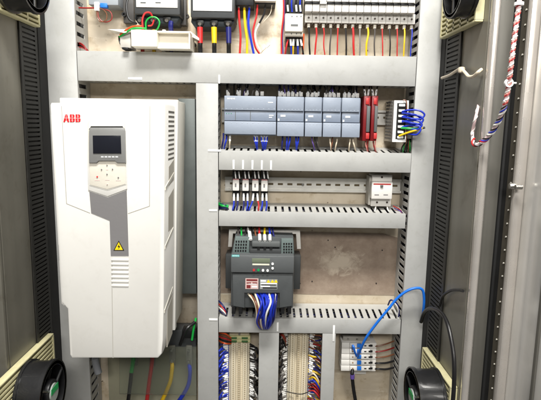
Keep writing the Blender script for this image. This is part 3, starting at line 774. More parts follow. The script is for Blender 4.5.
# contactor
t = thing('contactor', 'cream contactor with black terminals left of the white breaker row', 'contactor', U(293.5,44,.05))
part('housing', MB().pbox(285,13.5,303,31.5,.085,.08,.002), CREAM, t)
part('lower_step', MB().pbox(285,32,303,36,.075,.07,.0015), CREAM, t)
part('terminal_block', MB().pbox(285.5,36.4,303,43.5,.06,.055,.0015), BLACK, t)
part('upper_terminals', MB().pbox(285.5,-12,303,13,.062,.057,.0015), BLACK, t)
part('name_plate', MB().pbox(290.8,24.2,298,26,.0858,.001), DGREY2, t)
q = MB()
for px in (292,297,301): c = U(px,16.2,.086); q.cyl((c.x,-.085,c.z), .0015, .002, 'Y', 10)
for px in (291.5,296.5,301): c = U(px,33.6,.076); q.cyl((c.x,-.075,c.z), .0014, .002, 'Y', 10)
part('screw', q, DGREY2, t)
GW = 'wires at the contactor'
for i,(px,col) in enumerate(((287.5,'black'),(291.5,'blue'),(296,'black'),(300,'blue'))):
    wire([(px+1,-6,.064),(px,4,.068),(px+.6,12,.064)], .0018, col, col+' wire entering the top of the cream contactor', GW, sleeve=[((px,5,.068),(px+.6,11.5,.066),.0022)] if i in (0,2,3) else None)
for i,(px,col,dx) in enumerate(((288,'red',-3),(290.5,'blue',1),(293.5,'yellow',-.5),(297.5,'blue',.5),(300.5,'black',3))):
    wire([(px,40,.064),(px+dx*.5,46,.07),(px+dx,55,.062)], .0021, col, col+' wire leaving the bottom of the cream contactor', GW, sleeve=[((px,39.5,.0655),(px+dx*.5,46,.071),.0024)] if i != 0 else None)
wire([(283.4,-4,.05),(283.6,14,.06),(281.6,34,.06),(281.4,54,.06)], .0018, 'red', 'red wire running down the left side of the cream contactor', GW)
wire([(284.6,-4,.045),(284.2,18,.055),(282.4,36,.055),(283,54,.055)], .0018, 'violet', 'violet wire running down the left side of the cream contactor', GW)
wire([(303.8,34,.05),(303.4,46,.06),(302.4,55,.06)], .0018, 'orange', 'orange wire running down the right side of the cream contactor', GW)

# fifteen white breakers
ordw = ['leftmost','second','third','fourth','fifth','sixth','seventh','middle','ninth','tenth','eleventh','twelfth','thirteenth','fourteenth','rightmost']
wcol = ['black','red','red','dark grey','red','black','red','grey','yellow','dark grey','red','black','red','yellow','blue']
wr   = [.0024,.0024,.0017,.0021,.0019,.0022,.003,.0021,.0027,.0019,.0017,.0019,.0017,.0021,.0017]
for i in range(15):
    xa = 305.1+i*7.36; xb = xa+7.2; sk = i*.12
    pos = ordw[i]+(' breaker' if i in (0,7,14) else ' breaker from the left')
    t = thing('circuit_breaker', '%s in the white row, above a %s wire' % (pos, wcol[i]), 'circuit breaker', U((xa+xb)/2,24,.04), 'white breakers in the top row')
    b = MB(); b.pbox(xa,12.4+sk,xb,22.4+sk,.055,.05,.0009); b.pbox(xa,-14,xb,12.2+sk,.052,.047,.0006)
    part('housing', b, OFFW, t)
    part('nose', MB().pbox(xa+.15,3.7+sk,xb-.15,11.4+sk,.072,.026,.0012), OFFW, t)
    part('front_step', MB().pbox(xa+.1,-13,xb-.1,1.2+sk,.078,.03,.0012), OFFW, t)
    if i != 2: part('toggle', MB().pbox(xa+.2,1.6+sk,xb-.2,3.5+sk,.075,.02,.0005), BLACK, t)
    else: part('toggle', MB().pbox(xa+.2,1.6+sk,xb-.2,3.5+sk,.079,.02,.0005), OFFW, t)
    c = U(xa+3.6,17.6+sk,.0555); part('screw', MB().cyl((c.x,-.0552,c.z), .0023, .002, 'Y', 12), mat('screw_dark',(70,62,56),.5,.4), t)
    part('busbar_and_shade', MB().pbox(xa+.4,22.6+sk,xb-.4,24.6+sk,.046,.04,.0006), mat('busbar_shade_brown',(92,74,56),.5), t)  # brown stands for the busbar and the shade under the breaker
    part('terminal_tip', MB().pbox(xa+2.2,23.2+sk,xa+5,27.4+sk,.048,.008,.001), CREAM, t)
    px = xa+3.5; rn = random.Random(i); j = rn.uniform(-2,2.4)
    wire([(px,26,.045),(px+.2+rn.uniform(-.7,.7),34,.05),(px+j*.5+rn.uniform(-.8,.8),45,.054),(px+j,60,.05)], wr[i]*.85, wcol[i], '%s wire below the %s in the white row' % (wcol[i], pos), 'wires below the white breakers')

# ------------------------------------------------------------------ second row: blue-grey controller modules
GP = 'blue-grey controller modules in one row'
SHORT = ['wide blue-grey controller','medium blue-grey module','first narrow blue-grey module','second narrow blue-grey module','third narrow blue-grey module']
mods = [(224.2,276.2,'wide blue-grey controller leftmost in its row with white lettering'),(277,304,'medium blue-grey module right of the wide controller'),
        (304.8,322,'narrow blue-grey module directly right of the medium module'),(322.8,341,'narrow blue-grey module second from the right'),(341.8,360,'narrow blue-grey module rightmost, nearest the red terminals')]
for i,(xa,xb,lab) in enumerate(mods):
    k = ((xa+xb)/2-250)*.018; t0 = 96+k; 
    t = thing('controller_module', lab, 'controller', U((xa+xb)/2,136,.03), GP)
    part('housing', MB().pbox(xa,t0+.3,xb,t0+39.3,.066,.058,.001), PLCD, t)
    part('upper_flap', MB().pbox(xa+.1,t0,xb-.1,t0+14.4,.076,.012,.0015), PLCB, t)
    part('lower_flap', MB().pbox(xa+.1,t0+25.4,xb-.1,t0+(38.4 if i == 0 else 39.6),.076,.012,.0015), PLCB, t)
    part('middle_band', MB().pbox(xa+.15,t0+15,xb-.15,t0+24.8,.072,.008,.001), PLCD, t)
    q = MB()
    if i == 0:
        for px in (235.4,250.4): q.pbox(px-.3,t0+15.4,px+.3,t0+24.4,.0724,.001)
        part('divider', q, DGREY2, t)
        lettering('SIEMENS', 231, t0+2.6, .0763, 8, t, PURE)
        q = MB(); q.pbox(269,t0+19,273.5,t0+19.8,.0724,.0006); q.pbox(269,t0+21,272,t0+21.7,.0724,.0006); q.pbox(268,t0+6,273,t0+6.8,.0764,.0006); part('legend_mark', q, PURE, t)
    else:
        q.pbox(xa+3.6,t0+18.2,xa+8.4,t0+20,.0726,.0006); q.pbox(xa+1,t0+22,xa+2.4,t0+24,.0726,.0006); part('legend_mark', q, PURE, t)
    q = MB(); nl = 10 if i == 0 else max(3, int((xb-xa)/3.2))
    for j in range(nl):
        for yy in (t0+12.6, t0+26.8):
            x_ = xa+2+(xb-xa-4)*j/(nl-1); q.pbox(x_-.45,yy,x_+.45,yy+.5,.0764,.0006)
    part('terminal_print', q, mat('pale_blue_print',(176,184,194),.5), t)
    if i == 0:
        q = MB()
        for j in range(3): c = U(226.5+j*2.4,t0+17.4,.0724); q.cyl((c.x,-.0723,c.z), .0009, .0008, 'Y', 8)
        part('status_light', q, GREENP, t)
    q = MB()
    for s in ([228,239,246,257,262] if i == 0 else [xa+3+4.2*j for j in range(int((xb-xa)/4.4))]): q.pbox(s-1.6,t0-4.6,s+1.8,t0-.2,.058,.014,.0006)
    part('terminal_plug', q, mat('plug_grey',(222,219,214),.5), t)
# wires above the modules (dark, coming out of the top duct) and below
GA = 'wires dropping from the top duct into the modules'
up = [(227,'black'),(229.6,'dark grey'),(237,'black'),(240,'dark grey'),(245.5,'black'),(248,'dark grey'),(256.5,'black'),(259.5,'dark grey'),
      (279,'navy'),(282,'black'),(285,'violet'),(288.5,'dark blue'),(292,'black'),(296,'navy'),(300,'black'),(308,'black'),(311,'dark grey'),(315,'black'),(318.5,'black'),(326,'dark grey'),(329.5,'navy'),(333,'violet'),(336.5,'black'),(345,'dark grey'),(348.5,'black'),(352,'black'),(355.5,'grey')]
for i,(px,col) in enumerate(up):
    rn = random.Random(i+50); j = rn.uniform(-3,3); mod = 0 if px < 277 else 1 if px < 304 else 2 if px < 322 else 3 if px < 341 else 4
    k = (px-250)*.018
    wire([(px+j*.6,82+k,.045),(px+j,86+k,.056),(px+j*.3,90+k,.06),(px,94.5+k,.054)], .0018, col, '%s wire plugged into the top of the %s' % (col, SHORT[mod]), GA, sleeve=[((px+j*.2,90.4+k,.0605),(px,94.3+k,.055),.0022)] if i%3 != 1 else None)
rx = random.Random(77)
for i in range(22):
    px = rx.choice([rx.uniform(226,263), rx.uniform(279,302), rx.uniform(306,320), rx.uniform(325,338), rx.uniform(344,357)]); k = (px-250)*.018
    mod = 0 if px < 277 else 1 if px < 304 else 2 if px < 322 else 3 if px < 341 else 4; col = rx.choice(['black','dark grey','black','navy','grey','violet']); j = rx.uniform(-5,5)
    wire([(px+j,82+k,.03),(px+j*.8,87+k,rx.uniform(.04,.05)),(px+j*.2,91+k,.05),(px,95.5+k,.045)], .0015, col, '%s wire plugged into the top of the %s' % (col, SHORT[mod]), GA)
lo = [(223.5,'dark blue'),(226.5,'blue'),(230,'ivory'),(254.5,'blue'),(257,'blue'),(261.5,'blue'),(264.5,'blue'),(267,'blue'),(282.5,'dark blue'),(287,'blue'),(290,'blue'),(296,'blue'),(298.5,'blue'),(312,'violet'),(315,'black'),(317,'dark grey'),(330,'ivory'),(332.5,'brown'),(337,'ivory'),(350,'ivory'),(353,'ivory')]
for i,(px,col) in enumerate(lo):
    rn = random.Random(i+90); j = rn.uniform(-3,3); mod = 0 if px < 277 else 1 if px < 304 else 2 if px < 322 else 3 if px < 341 else 4
    k = (px-250)*.018
    wire([(px,134+k,.055),(px,139+k,.064),(px+j*.5,144+k,.066),(px+j,150+k,.055),(px+j,156+k,.04)], .0021 if 'blue' in col else .0016, col, '%s wire leaving the bottom of the %s' % (col, SHORT[mod]), 'wires leaving the bottom of the modules', sleeve=[((px,135.5+k,.0585),(px+j*.2,141.5+k,.066),.0025)] if 3 <= i < 8 or i == 2 else None)

# red terminals
for i, (xa,xb,nm) in enumerate(((363.3,369.8,'left'),(371.2,377.4,'right'))):
    t = thing('fuse_terminal', 'tall dark red fuse terminal, the %s one of the pair' % nm, 'terminal', U((xa+xb)/2,142,.03), 'red fuse terminals')
    part('housing', MB().pbox(xa,96,xb,141,.075,.068,.0012), REDP, t)
    part('lever', MB().pbox(xa+3.4,106,xb+.2,132,.080,.006,.001), DGREY2, t)
    q = MB(); q.pbox(xa+2.6,98,xb-.4,104.5,.0785,.006,.001); q.pbox(xa+2.6,133,xb-.4,139,.0785,.006,.001); part('end_cap', q, REDB, t)
    for j in (0,1): 
        px = (xa+xb)/2-1.2+j*2.6
        wire([(px+(j*4-2),84,.05),(px+(j*2-1),90,.064),(px,97,.06)], .0015, 'black', 'black wire with white sleeve into the top of the %s red terminal' % nm, 'wires of the red terminals', sleeve=[((px+(j*2-1),89,.064),(px,95.5,.062),.0024)])
        wire([(px,139,.055),(px+.5-j,145,.066),(px+2-j*2,151,.058),(px+2,158,.04)], .0017, 'dark red' if (i+j)%2 else 'pink', 'thin wire leaving the bottom of the %s red terminal' % nm, 'wires of the red terminals')

# power supply with white front and blue wire loops
t = thing('power_supply', 'perforated metal power supply with white terminal front and blue wire loops', 'power supply', U(398,142,.04))
x0,x1,z0,z1 = R(393.2,100.5,407.6,142,.09)
part('metal_case', MB().box(x0,x1,-.088,-.006,z0,z1,.0012), mat('case_steel',(176,174,168),.38,.6,var=.1,vscale=50), t)
q = MB()
for r_ in range(12):
    for c_ in range(5): q.cyl((x0-.0003, -.022-c_*.0125, z0+.008+r_*.0078), .0026, .0012, 'X', 8)
part('vent_hole', q, mat('vent_dark',(78,76,72),.6), t)
q = MB(); q.box(x0,x1,-.091,-.0885,z1-.006,z1); q.box(x0,x1,-.091,-.0885,z0,z0+.006); q.box(x0,x0+.007,-.091,-.0885,z0+.006,z1-.006); q.box(x1-.004,x1,-.091,-.0885,z0+.006,z1-.006); part('front_frame', q, PURE, t)
part('terminal_strip', MB().box(x0+.0072,x1-.0042,-.0895,-.0885,z0+.0062,z1-.0062), BLACK, t)
q = MB(); n = 7
for i in range(n):
    z = z0+.011+(z1-z0-.022)*i/(n-1); q.box(x0+.011,x1-.009,-.0945,-.0896,z-.0027,z+.0027,.0006)
part('terminal_tooth', q, PURE, t)
for i in range(4):
    y = 111.5+i*5.2; r2 = 424.5-i*1.3
    wire([(402,y,.094),(410,y-1.5,.105),(419,y-1,.115),(r2,y+3,.118),(r2-3.5,y+7.2,.116),(413,y+7.5,.108),(406,y+6,.098)], .0021, 'blue', ordw[i].replace('leftmost','topmost')+' blue wire loop beside the perforated power supply', 'blue wire loops at the power supply')
for i in range(3): wire([(402,113+i*4,.093),(411,114+i*4.4,.112),(418,116+i*4.2,.112),(421,120+i*3,.112)], .0021, 'blue', 'blue wire crossing behind the loops beside the perforated power supply','inner blue wires at the power supply')
wire([(401,128,.094),(409,128.5,.104),(416,128.5,.106),(421,127.5,.1)], .0026, 'green', 'green wire below the blue loops at the power supply')
w = wire([(399,136,.094),(407,133,.104),(415,130.5,.112),(424,127.6,.118)], .0024, 'yellow', 'yellow wire end pointing up right from the power supply')
part('black_tip', MB().ptube([(422.6,128.1,.1175),(425,127.4,.1185)], .0026), WCOL['black'], w)
wire([(403,100,.094),(406.5,102,.096),(406.8,118,.097),(406.5,140,.092),(405,146,.08)], .0013, 'brown', 'thin brown wire running down the front edge of power supply')
for i in range(6): tangle([(404+i*1.2,136+i,.07),(405.5+i*.8,142,.078),(402+i*1.6,147+i*.4,.074),(401+i*1.7,153,.06)], .0016, ('black','green','black','black','brown','green')[i], 'dark wire tangled in the corner under the power supply', 'dark wires under the power supply')

# ------------------------------------------------------------------ third row: relays and a breaker
for i, xa in enumerate((232.4,242.1,251.9,261.0)):
    xb = xa+7; k = i*.2
    t = thing('relay', ordw[i]+(' ' if i == 0 else ' ')+('small relay of four, nearest the vertical duct' if i == 0 else 'small white-faced relay from the left in the row of four'), 'relay', U(xa+3.5,200,.03), 'small relays on the rail')
    part('socket', MB().pbox(xa,172+k,xb,197+k,.048,.036,.001), BLACK, t)
    part('relay_cover', MB().pbox(xa+.2,180.2+k,xb-.3,190.8+k,.064,.018,.0014), OFFW, t)
    part('relay_mark', MB().pbox(xa+2.4,183.4+k,xa+4,187+k,.0645,.0007), LABELG, t)
    part('red_strip', MB().pbox(xa+.5,179+k,xb-.5,180+k,.055,.008,.0004), mat('pink_strip',(190,130,130),.5), t)
    for j in (0,1):
        px = xa+1.6+j*3.8
        wire([(px-.6,166,.03),(px-.8,171,.056),(px+.2,178,.052)], .0017, 'black', 'black wire with white sleeve into the top of the %s relay' % (ordw[i]), 'wires above the relays', sleeve=[((px-.8+1.8,171.5,.0585),(px+1.8,178.4,.056),.0016)])
        rn = random.Random(i*2+j); dx = rn.uniform(-1,4)-(3.5 if j == 0 else 0); col = 'red' if (i == 2 and j == 1) else ('blue' if (i+j)%2 == 0 or i == 3 else 'dark blue')
        wire([(px,194,.05),(px+dx*.2,200,.062),(px+dx*.7,205,.07),(px+dx-1,210,.072),(px+dx-1.5,215,.05)], .002, col, '%s wire with white sleeve below the %s relay' % (col, ordw[i]), 'wires below the relays', sleeve=[((px,193.6,.053),(px+dx*.25,201,.0645),.0024)])
w = wire([(219,204,.06),(223,205.5,.072),(228,206.6,.07)], .0045, 'green', 'thick green and navy wire bundle end at the left of the relay duct')
for i in range(4): tangle([(217.5,203+i*2,.05),(221,204+i*1.5,.07),(226,205.5+i,.074),(229,211,.06)], .002, 'navy', 'navy wire curling from the vertical duct beside the relays', 'navy wires beside the relays')
t = thing('miniature_breaker', 'white breaker with red stripe alone at the right end of the relay rail', 'circuit breaker', U(382,207,.03))
part('housing', MB().pbox(371.6,175,391.6,206.4,.05,.044,.0012), OFFW, t)
part('front_face', MB().pbox(371.8,182,392.4,199,.068,.02,.0015), OFFW, t)
part('red_stripe', MB().pbox(373.5,183.6,391,184.8,.0685,.001), REDB, t)
part('toggle', MB().pbox(380.6,185.2,383.4,187.2,.072,.006,.0008), DGREY2, t)
q = MB(); q.pbox(374.5,194.4,379,195.3,.0685,.001); q.pbox(383.5,194.4,388,195.3,.0685,.001); part('print_line', q, LABELG, t)
q = MB()
for px,py in ((377,202.4),(387,202.4),(382,177.2)): c = U(px,py,.0505); q.cyl((c.x,-.0502,c.z), .0025, .002, 'Y', 12)
part('screw', q, MATS['screw_dark'], t)
part('latch_side', MB().pbox(368.8,176,371.2,205,.046,.04,.001), mat('grey_latch',(168,164,156),.5), t)
for i,(a,b_) in enumerate(((376,373),(387,392))): wire([(a,205,.04),(a-1+i*2,210,.058),(b_,216,.05)], .0018, 'white', 'white wire below the red striped breaker, %s terminal' % ('left','right')[i], 'wires below the red striped breaker')
for i in range(3): tangle([(393+i,206+i*2,.05),(399+i,209+i*2,.06),(404,214+i*2,.05)], .0015, ('dark red','violet','dark red')[i], 'dark wire curling beside the right end of relay duct', 'dark wires by the right duct')

# ------------------------------------------------------------------ fourth row: dark inverter
t = thing('inverter', 'dark grey compact inverter with small green display and blue wires below', 'inverter', U(262,313,.05))
part('mounting_bracket', MB().pprism([(229,229),(300,230),(301,249),(297,249),(296,234),(233,233.5),(232,247),(228,247)], .045, .004, .0008), GALV, t)
b = MB(); b.pbox(225.5,255,300.5,289,.055,.05,.002); part('heat_sink', b, mat('wing_graphite',(66,68,68),.45,.3,var=.12), t)
b = MB(); x0,x1,z0,z1 = R(230.5,255,294,310,.125)
b.box(x0,x1,-.112,-.006,z0,z1,.003); body = part('body', b, FRAMEP, t)
b = MB(); x0,x1,z0,z1 = R(230.8,255.5,294.2,273,.125); b.box(x0,x1,-.126,-.112,z0,z1,.003); part('display_band', b, mat('inverter_band',(86,89,90),.42,var=.08), t)
b = MB(); b.pprism([(232.5,273.6),(292.8,273.6),(292,306),(279.5,308),(279.5,293),(244.5,293),(244.5,308),(233,306)], .121, .011, .0015); part('front_panel', b, FRAMEP, t)
b = MB(); b.pprism([(235,236),(293.5,237.5),(294.5,254.4),(231,254.4)], .10, .09, .002); up_ = part('upper_housing', b, FRAMEP, t)
b = MB(); b.pprism([(235.4,237),(249.6,237.4),(249,253),(232.4,253)], .108, .01, .001); b.pprism([(281.4,239),(293,239),(294,253.6),(281,253.6)], .108, .01, .001); vps = [part1('vent_panel', q_, FRAMEL, t) for q_ in islands(b)]
for side_ in (0,1):
    q = MB()
    for r_ in range(4):
        for c_ in range(5 if side_ == 0 else 4):
            if side_ == 0: q.pbox(235.6+c_*2.5-r_*.25,240.6+r_*3.1,237.1+c_*2.5-r_*.25,242.6+r_*3.1,.1084,.0006)
            else: q.pbox(283.2+c_*2.5,243+r_*2.8,284.8+c_*2.5,244.8+r_*2.8,.1084,.0006)
    part('vent_hole', q, BLACK, vps[side_])
part('terminal_step', MB().pbox(252,242,280,247,.112,.02,.0015), DGREY2, t)
part('terminal_lip', MB().pbox(250,249,281,253.8,.110,.02,.001), DGREY, t)
q = MB()
for px in (258.5,264.8,271): q.pbox(px-1.4,247.2,px+1.4,249.4,.1125,.004)
part('terminal_opening', q, BLACK, t)
part('name_plate', MB().pbox(231.8,254.9,239.4,256.9,.1262,.001), TEAL, t)
lettering('SIEMENS', 235.6, 255.9, .1267, 6.6, t, PURE)
part('display', MB().pbox(252,258.4,270,263,.1268,.001,.0003), LCDG, t)
part('display_line', MB().pbox(252.4,263.7,269.4,265.3,.1268,.001), mat('pale_line',(214,214,196),.4), t)
for px,py,m in ((253.9,270,REDB),(258.4,270,GREENP),(263,270.3,PURE),(267.6,270.5,PURE),(272.6,263.8,PURE),(272.6,268.2,PURE)):
    c = U(px,py,.127); part('button', MB().cyl((c.x,-.1272,c.z), .0029, .003, 'Y', 14), m, t)
q = MB(); q.pbox(245.4,278.4,258.4,289,.1216,.001); st = part('warning_sticker', q, mat('sticker_pinkish',(206,178,172),.5,var=.05), t)
q = MB(); q.pbox(246.4,279.2,257.4,281,.122,.0005); q.pbox(246.6,282.4,251.2,283.4,.122,.0005); q.pbox(252.4,282.4,257.2,283.4,.122,.0005); q.pbox(246.6,285,250.6,288.2,.122,.0005); part('print', q, mat('maroon_ink',(120,44,44),.5), st)
q = MB(); q.pbox(248.6,283.8,256.4,284.4,.122,.0005); q.pbox(251.8,286,257.2,287.6,.122,.0005); part('print_block', q, PURE, st)
q = MB(); q.pbox(260,279.4,277.4,289.2,.1216,.001); st = part('data_sticker', q, mat('sticker_grey',(150,152,150),.5,var=.05), t)
q = MB(); q.pbox(260.6,280.2,266,281.8,.122,.0005); q.pbox(260.6,283,277,284.2,.122,.0005); q.pbox(260.6,285.8,270,287,.122,.0005); part('print_block', q, PURE, st)
q = MB(); q.pbox(262.6,287.4,277,288.6,.122,.0005); q.pbox(261.4,284.6,276,285.3,.122,.0005); part('print', q, BLACK, st)
q = MB()
for px in (268.4,272.4,276): q.pprism([(px-1.8,282.6),(px,279.6),(px+1.8,282.6)], .1223, .0005)
part('warning_triangle', q, YEL, st)
q = MB()
for i in range(9):
    px = 233.5+i*7; 
    if not (242 < px < 281): q.pbox(px-1.9,306,px+1.9,314,.116,.05,.001)
q.pbox(244,296,279.5,300,.10,.05,.001)
part('cooling_fin', q, BLACK, t)
GW = 'wires entering the top of the inverter'
for i,(px,col) in enumerate(((238,'dark grey'),(241.5,'green'),(245,'black'),(249,'white'),(252.4,'black'),(255.5,'brown'),(259.4,'red'),(264.5,'yellow'),(270,'blue'),(273.4,'dark blue'))):
    rn = random.Random(i+300); j = rn.uniform(-2,2)
    sl = {3:[((249.6,232,.09),(250.8,240,.11),.0036)],6:[((259.6,234.6,.095),(259.8,240.6,.112),.0036)],7:[((264.6,235,.095),(264.9,240.6,.112),.0036)],8:[((269.8,235,.095),(270,240.6,.112),.0036)]}.get(i)
    wire([(px+j,224,.05),(px+j*.5,229,.07),(px,234,.09),(px+(.4 if sl else -j),240,.108 if sl else .094)], .0026 if sl else .002, col, col+' wire entering the top of the dark inverter', GW, sleeve=sl)
GW = 'wires bundled below the inverter'
rn = random.Random(5)
cols = ['ivory','brown','black','ivory']+['blue','dark blue']*2+['blue']*8+['white']+['blue']*5+['dark blue']*2
for i, col in enumerate(cols):
    if i < 4: xs_ = (248+i*2.2, 254.4+i*1.2, 257+i*1.1, 256.5+i*1.4)
    else:
        f = (i-4)/(len(cols)-5); xs_ = (255+f*21+rn.uniform(-1.5,1.5), 258+f*17+rn.uniform(-2,2), 258+f*16+rn.uniform(-2,2), 256+f*17+rn.uniform(-1.5,1.5))
    dp = rn.uniform(-.008,.008)
    bow = rn.uniform(-2,1.5)
    wire([(xs_[0],292+rn.uniform(0,2),.11),(xs_[1],302,.134+dp),(xs_[2],313,.137+dp),(xs_[3],321+bow,.129+dp*.6),(264.5+(xs_[3]-264.5)*.65,326.6+bow,.112+dp*.4),(264+(xs_[3]-264)*.3,327.5+bow,.093)], .0024, col, col+' wire in the bundle hanging from the bottom of dark inverter', GW,
         sleeve=[((xs_[0]*.4+xs_[1]*.6,298.5,.13+dp),(xs_[1]*.6+xs_[2]*.4,306,.1365+dp),.0027)] if i in (9,17) else None)
wire([(275.4,294,.115),(275.6,302,.128),(275.2,312,.128),(274,319,.1)], .0026, 'white', 'white sleeved wire at the right of blue bundle below inverter', GW)
# odd wires over the ducts' edges: row four
for i in range(4): tangle([(217.5,300+i*3,.05),(221,303+i*3,.066),(225,309+i*2,.072),(226,318,.06)], .0019, ('dark blue','red','white','navy')[i], 'short wire curling from the vertical duct left of the inverter','wires curling at the left of the inverter')
wire([(388,305,.06),(391,300,.075),(397,304,.08),(399,314,.07),(395,324,.06)], .002, 'dark blue', 'dark blue wire coiled where the blue network cable meets the duct')
wire([(390,309,.06),(394,303,.078),(398,309,.08),(397,318,.07)], .0016, 'white', 'thin white wire coiled where the blue network cable meets the duct')

# ------------------------------------------------------------------ bottom terminal strips
def strip(xc_px, wl, side_l, side_r, y0, y1, nm, left_cols, right_cols, seed):
    rn = random.Random(seed)
    ztop_, zbot_ = U(xc_px,y0,.05).z, U(xc_px,y1,.05).z; xc_ = U(xc_px,370,.05).x; w = U(xc_px+wl,370,.05).x-xc_
    pitch = .0058; n = int((ztop_-zbot_)/pitch)
    grp = 'terminals in the %s terminal strip' % nm
    proto = None
    def wpair(z, i):
        for s, cols, edge in ((-1,left_cols,side_l),(1,right_cols,side_r)):
            col = rn.choice(cols); xe = U(edge,370,.05).x; x_s = xc_+s*w*.97; j = rn.uniform(-.006,.006)
            pts = [(x_s,-.043,z),(x_s+s*.012,-.050+rn.uniform(-.006,.004),z+j*.5),(xe-s*rn.uniform(.003,.008),-.056+rn.uniform(-.016,.010),z+j*2-.004),(xe-s*.001,-.05+rn.uniform(-.012,.012),z+j*2.5-.010-rn.random()*.012),(xe+s*.004,-.03,z+j*3-.012-rn.random()*.01)]
            if nm == 'right' and s < 0:
                k = rn.uniform(.008,.018); rest_wire(pts, .0021, col, ([(x_s+s*.002,-.0445,z),(x_s+s*k,-.0515,z+j*.5)], .0027)); continue
            o = solo('wire', MB().tube(pts, .0021, seg=6, smooth=4), WCOL[col], '%s wire leaving the %s terminal strip on its %s side' % (col, nm, 'left' if s < 0 else 'right'), 'wire', 'wires on the %s side of the %s terminal strip' % ('left' if s < 0 else 'right', nm))
            if rn.random() < .9:
                k = rn.uniform(.008,.018); part('marker_sleeve', MB().tube([(x_s+s*.002,-.0445,z),(x_s+s*k,-.0515,z+j*.5)], .0027, seg=6, smooth=0), PURE, o)
    for i in range(n):
        z = ztop_-i*pitch
        if proto is None:
            proto = thing('terminal', 'thin beige terminal in the %s terminal strip' % nm, 'terminal', (xc_,-.006,z-pitch*.45), grp)
            b = MB(); h = pitch*.46
            prof = [(-w,-.012),(-w,-.036),(-w*.78,-.040),(-w*.72,-.046),(-w*.34,-.046),(-w*.3,-.040),(-w*.12,-.040),(-w*.1,-.052),(w*.1,-.052),(w*.12,-.040),(w*.3,-.040),(w*.34,-.046),(w*.72,-.046),(w*.78,-.040),(w,-.036),(w,-.012)]
            tb = bmesh.new(); vs = [tb.verts.new((xc_+p[0],p[1],z-h)) for p in prof]; f = tb.faces.new(vs); r = bmesh.ops.extrude_face_region(tb, geom=[f])
            for v in r['geom']:
                if isinstance(v, bmesh.types.BMVert): v.co.z = z+h
            bmesh.ops.recalc_face_normals(tb, faces=tb.faces); b._merge(tb)
            part('body', b, BEIGE, proto, angle=20)
            q = MB()
            for s in (-1,1): q.cyl((xc_+s*w*.53,-.0462,z), .0017, .001, 'Y', 8)
            part('screw', q, mat('screw_tan',(172,158,130),.4,.2), proto)
            part('marker', MB().box(xc_-w*.08,xc_+w*.08,-.0526,-.0519,z-h*.6,z+h*.6), mat('marker_tan',(168,152,122),.5), proto)
        else:
            o = proto.copy(); COL.objects.link(o); o.location = proto.location+Vector((0,0,-i*pitch))
            for ch in list(proto.children):
                c = ch.copy(); COL.objects.link(c); c.parent = o
        wpair(z, i)
    b = MB(); b.box(xc_-.0175,xc_+.0175,-.0065,-.0045,zbot_,ztop_+.02); solo('mounting_rail', b, RAILM, 'zinc rail under the %s terminal strip' % nm, 'mounting rail', 'rails under the terminal strips')
    return xc_, w, ztop_
s1 = strip(239, 11, 218.5, 258, 345, 406, 'left', ['blue','blue','blue','dark blue'], ['black','black','black','dark grey','black','white'], 11)
s2 = strip(298, 11, 279, 321, 333, 406, 'right', ['black','dark grey','black','grey'], ['dark blue','navy','violet','blue','dark red','yellow','brown','dark blue','black','ivory'], 12)
# earth terminals at the head of the left strip
for i in range(2):
    z = s1[2]+.009+i*.009
    t = thing('earth_terminal', ('lower','upper')[i]+' green and yellow earth terminal at the head of left strip', 'terminal', (s1[0],-.006,z-.004), 'earth terminals')
    part('body', MB().box(s1[0]-s1[1],s1[0]+s1[1],-.046,-.008,z-.0041,z+.0041,.001), mat('earth_yellow',(196,192,142),.5,var=.2,vscale=60), t)
    q = MB()
    for s in (-1,1): q.box(s1[0]+s*s1[1]*.5-.008,s1[0]+s*s1[1]*.5+.008,-.049,-.0462,z-.0025,z+.0025,.0008)
    part('green_mark', q, mat('earth_green',(66,104,58),.5), t)
for i in range(2):
    z = s1[2]+.026+i*.009
    part_ = thing('end_bracket', ('lower','upper')[i]+' tan end bracket above the green earth terminals', 'end bracket', (s1[0],-.006,z-.004), 'end brackets')
    part('clamp', MB().box(s1[0]-s1[1]*.9,s1[0]+s1[1]*.9,-.04-.004*i,-.008,z-.0038,z+.0038,.001), BEIGE, part_)
    q = MB(); q.cyl((s1[0],-.0415-.004*i,z), .003, .003, 'Y', 10); part('screw', q, STEEL, part_)
for i in range(5): tangle([(217,331+i*2,.04),(221,333+i*2.2,.06),(226,334+i*2.4,.066),(231,338+i*1.4,.05)], .002, ('orange','brown','red','black','orange')[i], 'reddish wire fanning out above the left terminal strip','reddish wires above the left terminal strip')
for i in range(4): tangle([(279,330+i*2,.04),(283,334+i*2,.062),(286,339+i*3,.05)], .002, ('brown','dark red','brown','black')[i], 'brown wire curling at the top of the right terminal strip','brown wires above the right terminal strip')
for i in range(6): wire([(309,376+i*3,.05),(314,374+i*3.4,.066),(319,382+i*3,.066),(322,394+i*2,.04)], .0021, ('ivory','yellow','blue','dark red','dark red','red')[i], ('ivory','yellow','blue','dark red','dark red','bright red')[i]+' wire arching on the right of right terminal strip','arching wires right of the terminal strip')
wire([(285,391,.05),(293,393,.056),(302,394,.056),(310,391,.054),(316,388,.05)], .0012, 'black', 'thin black tie wire across the right terminal strip')

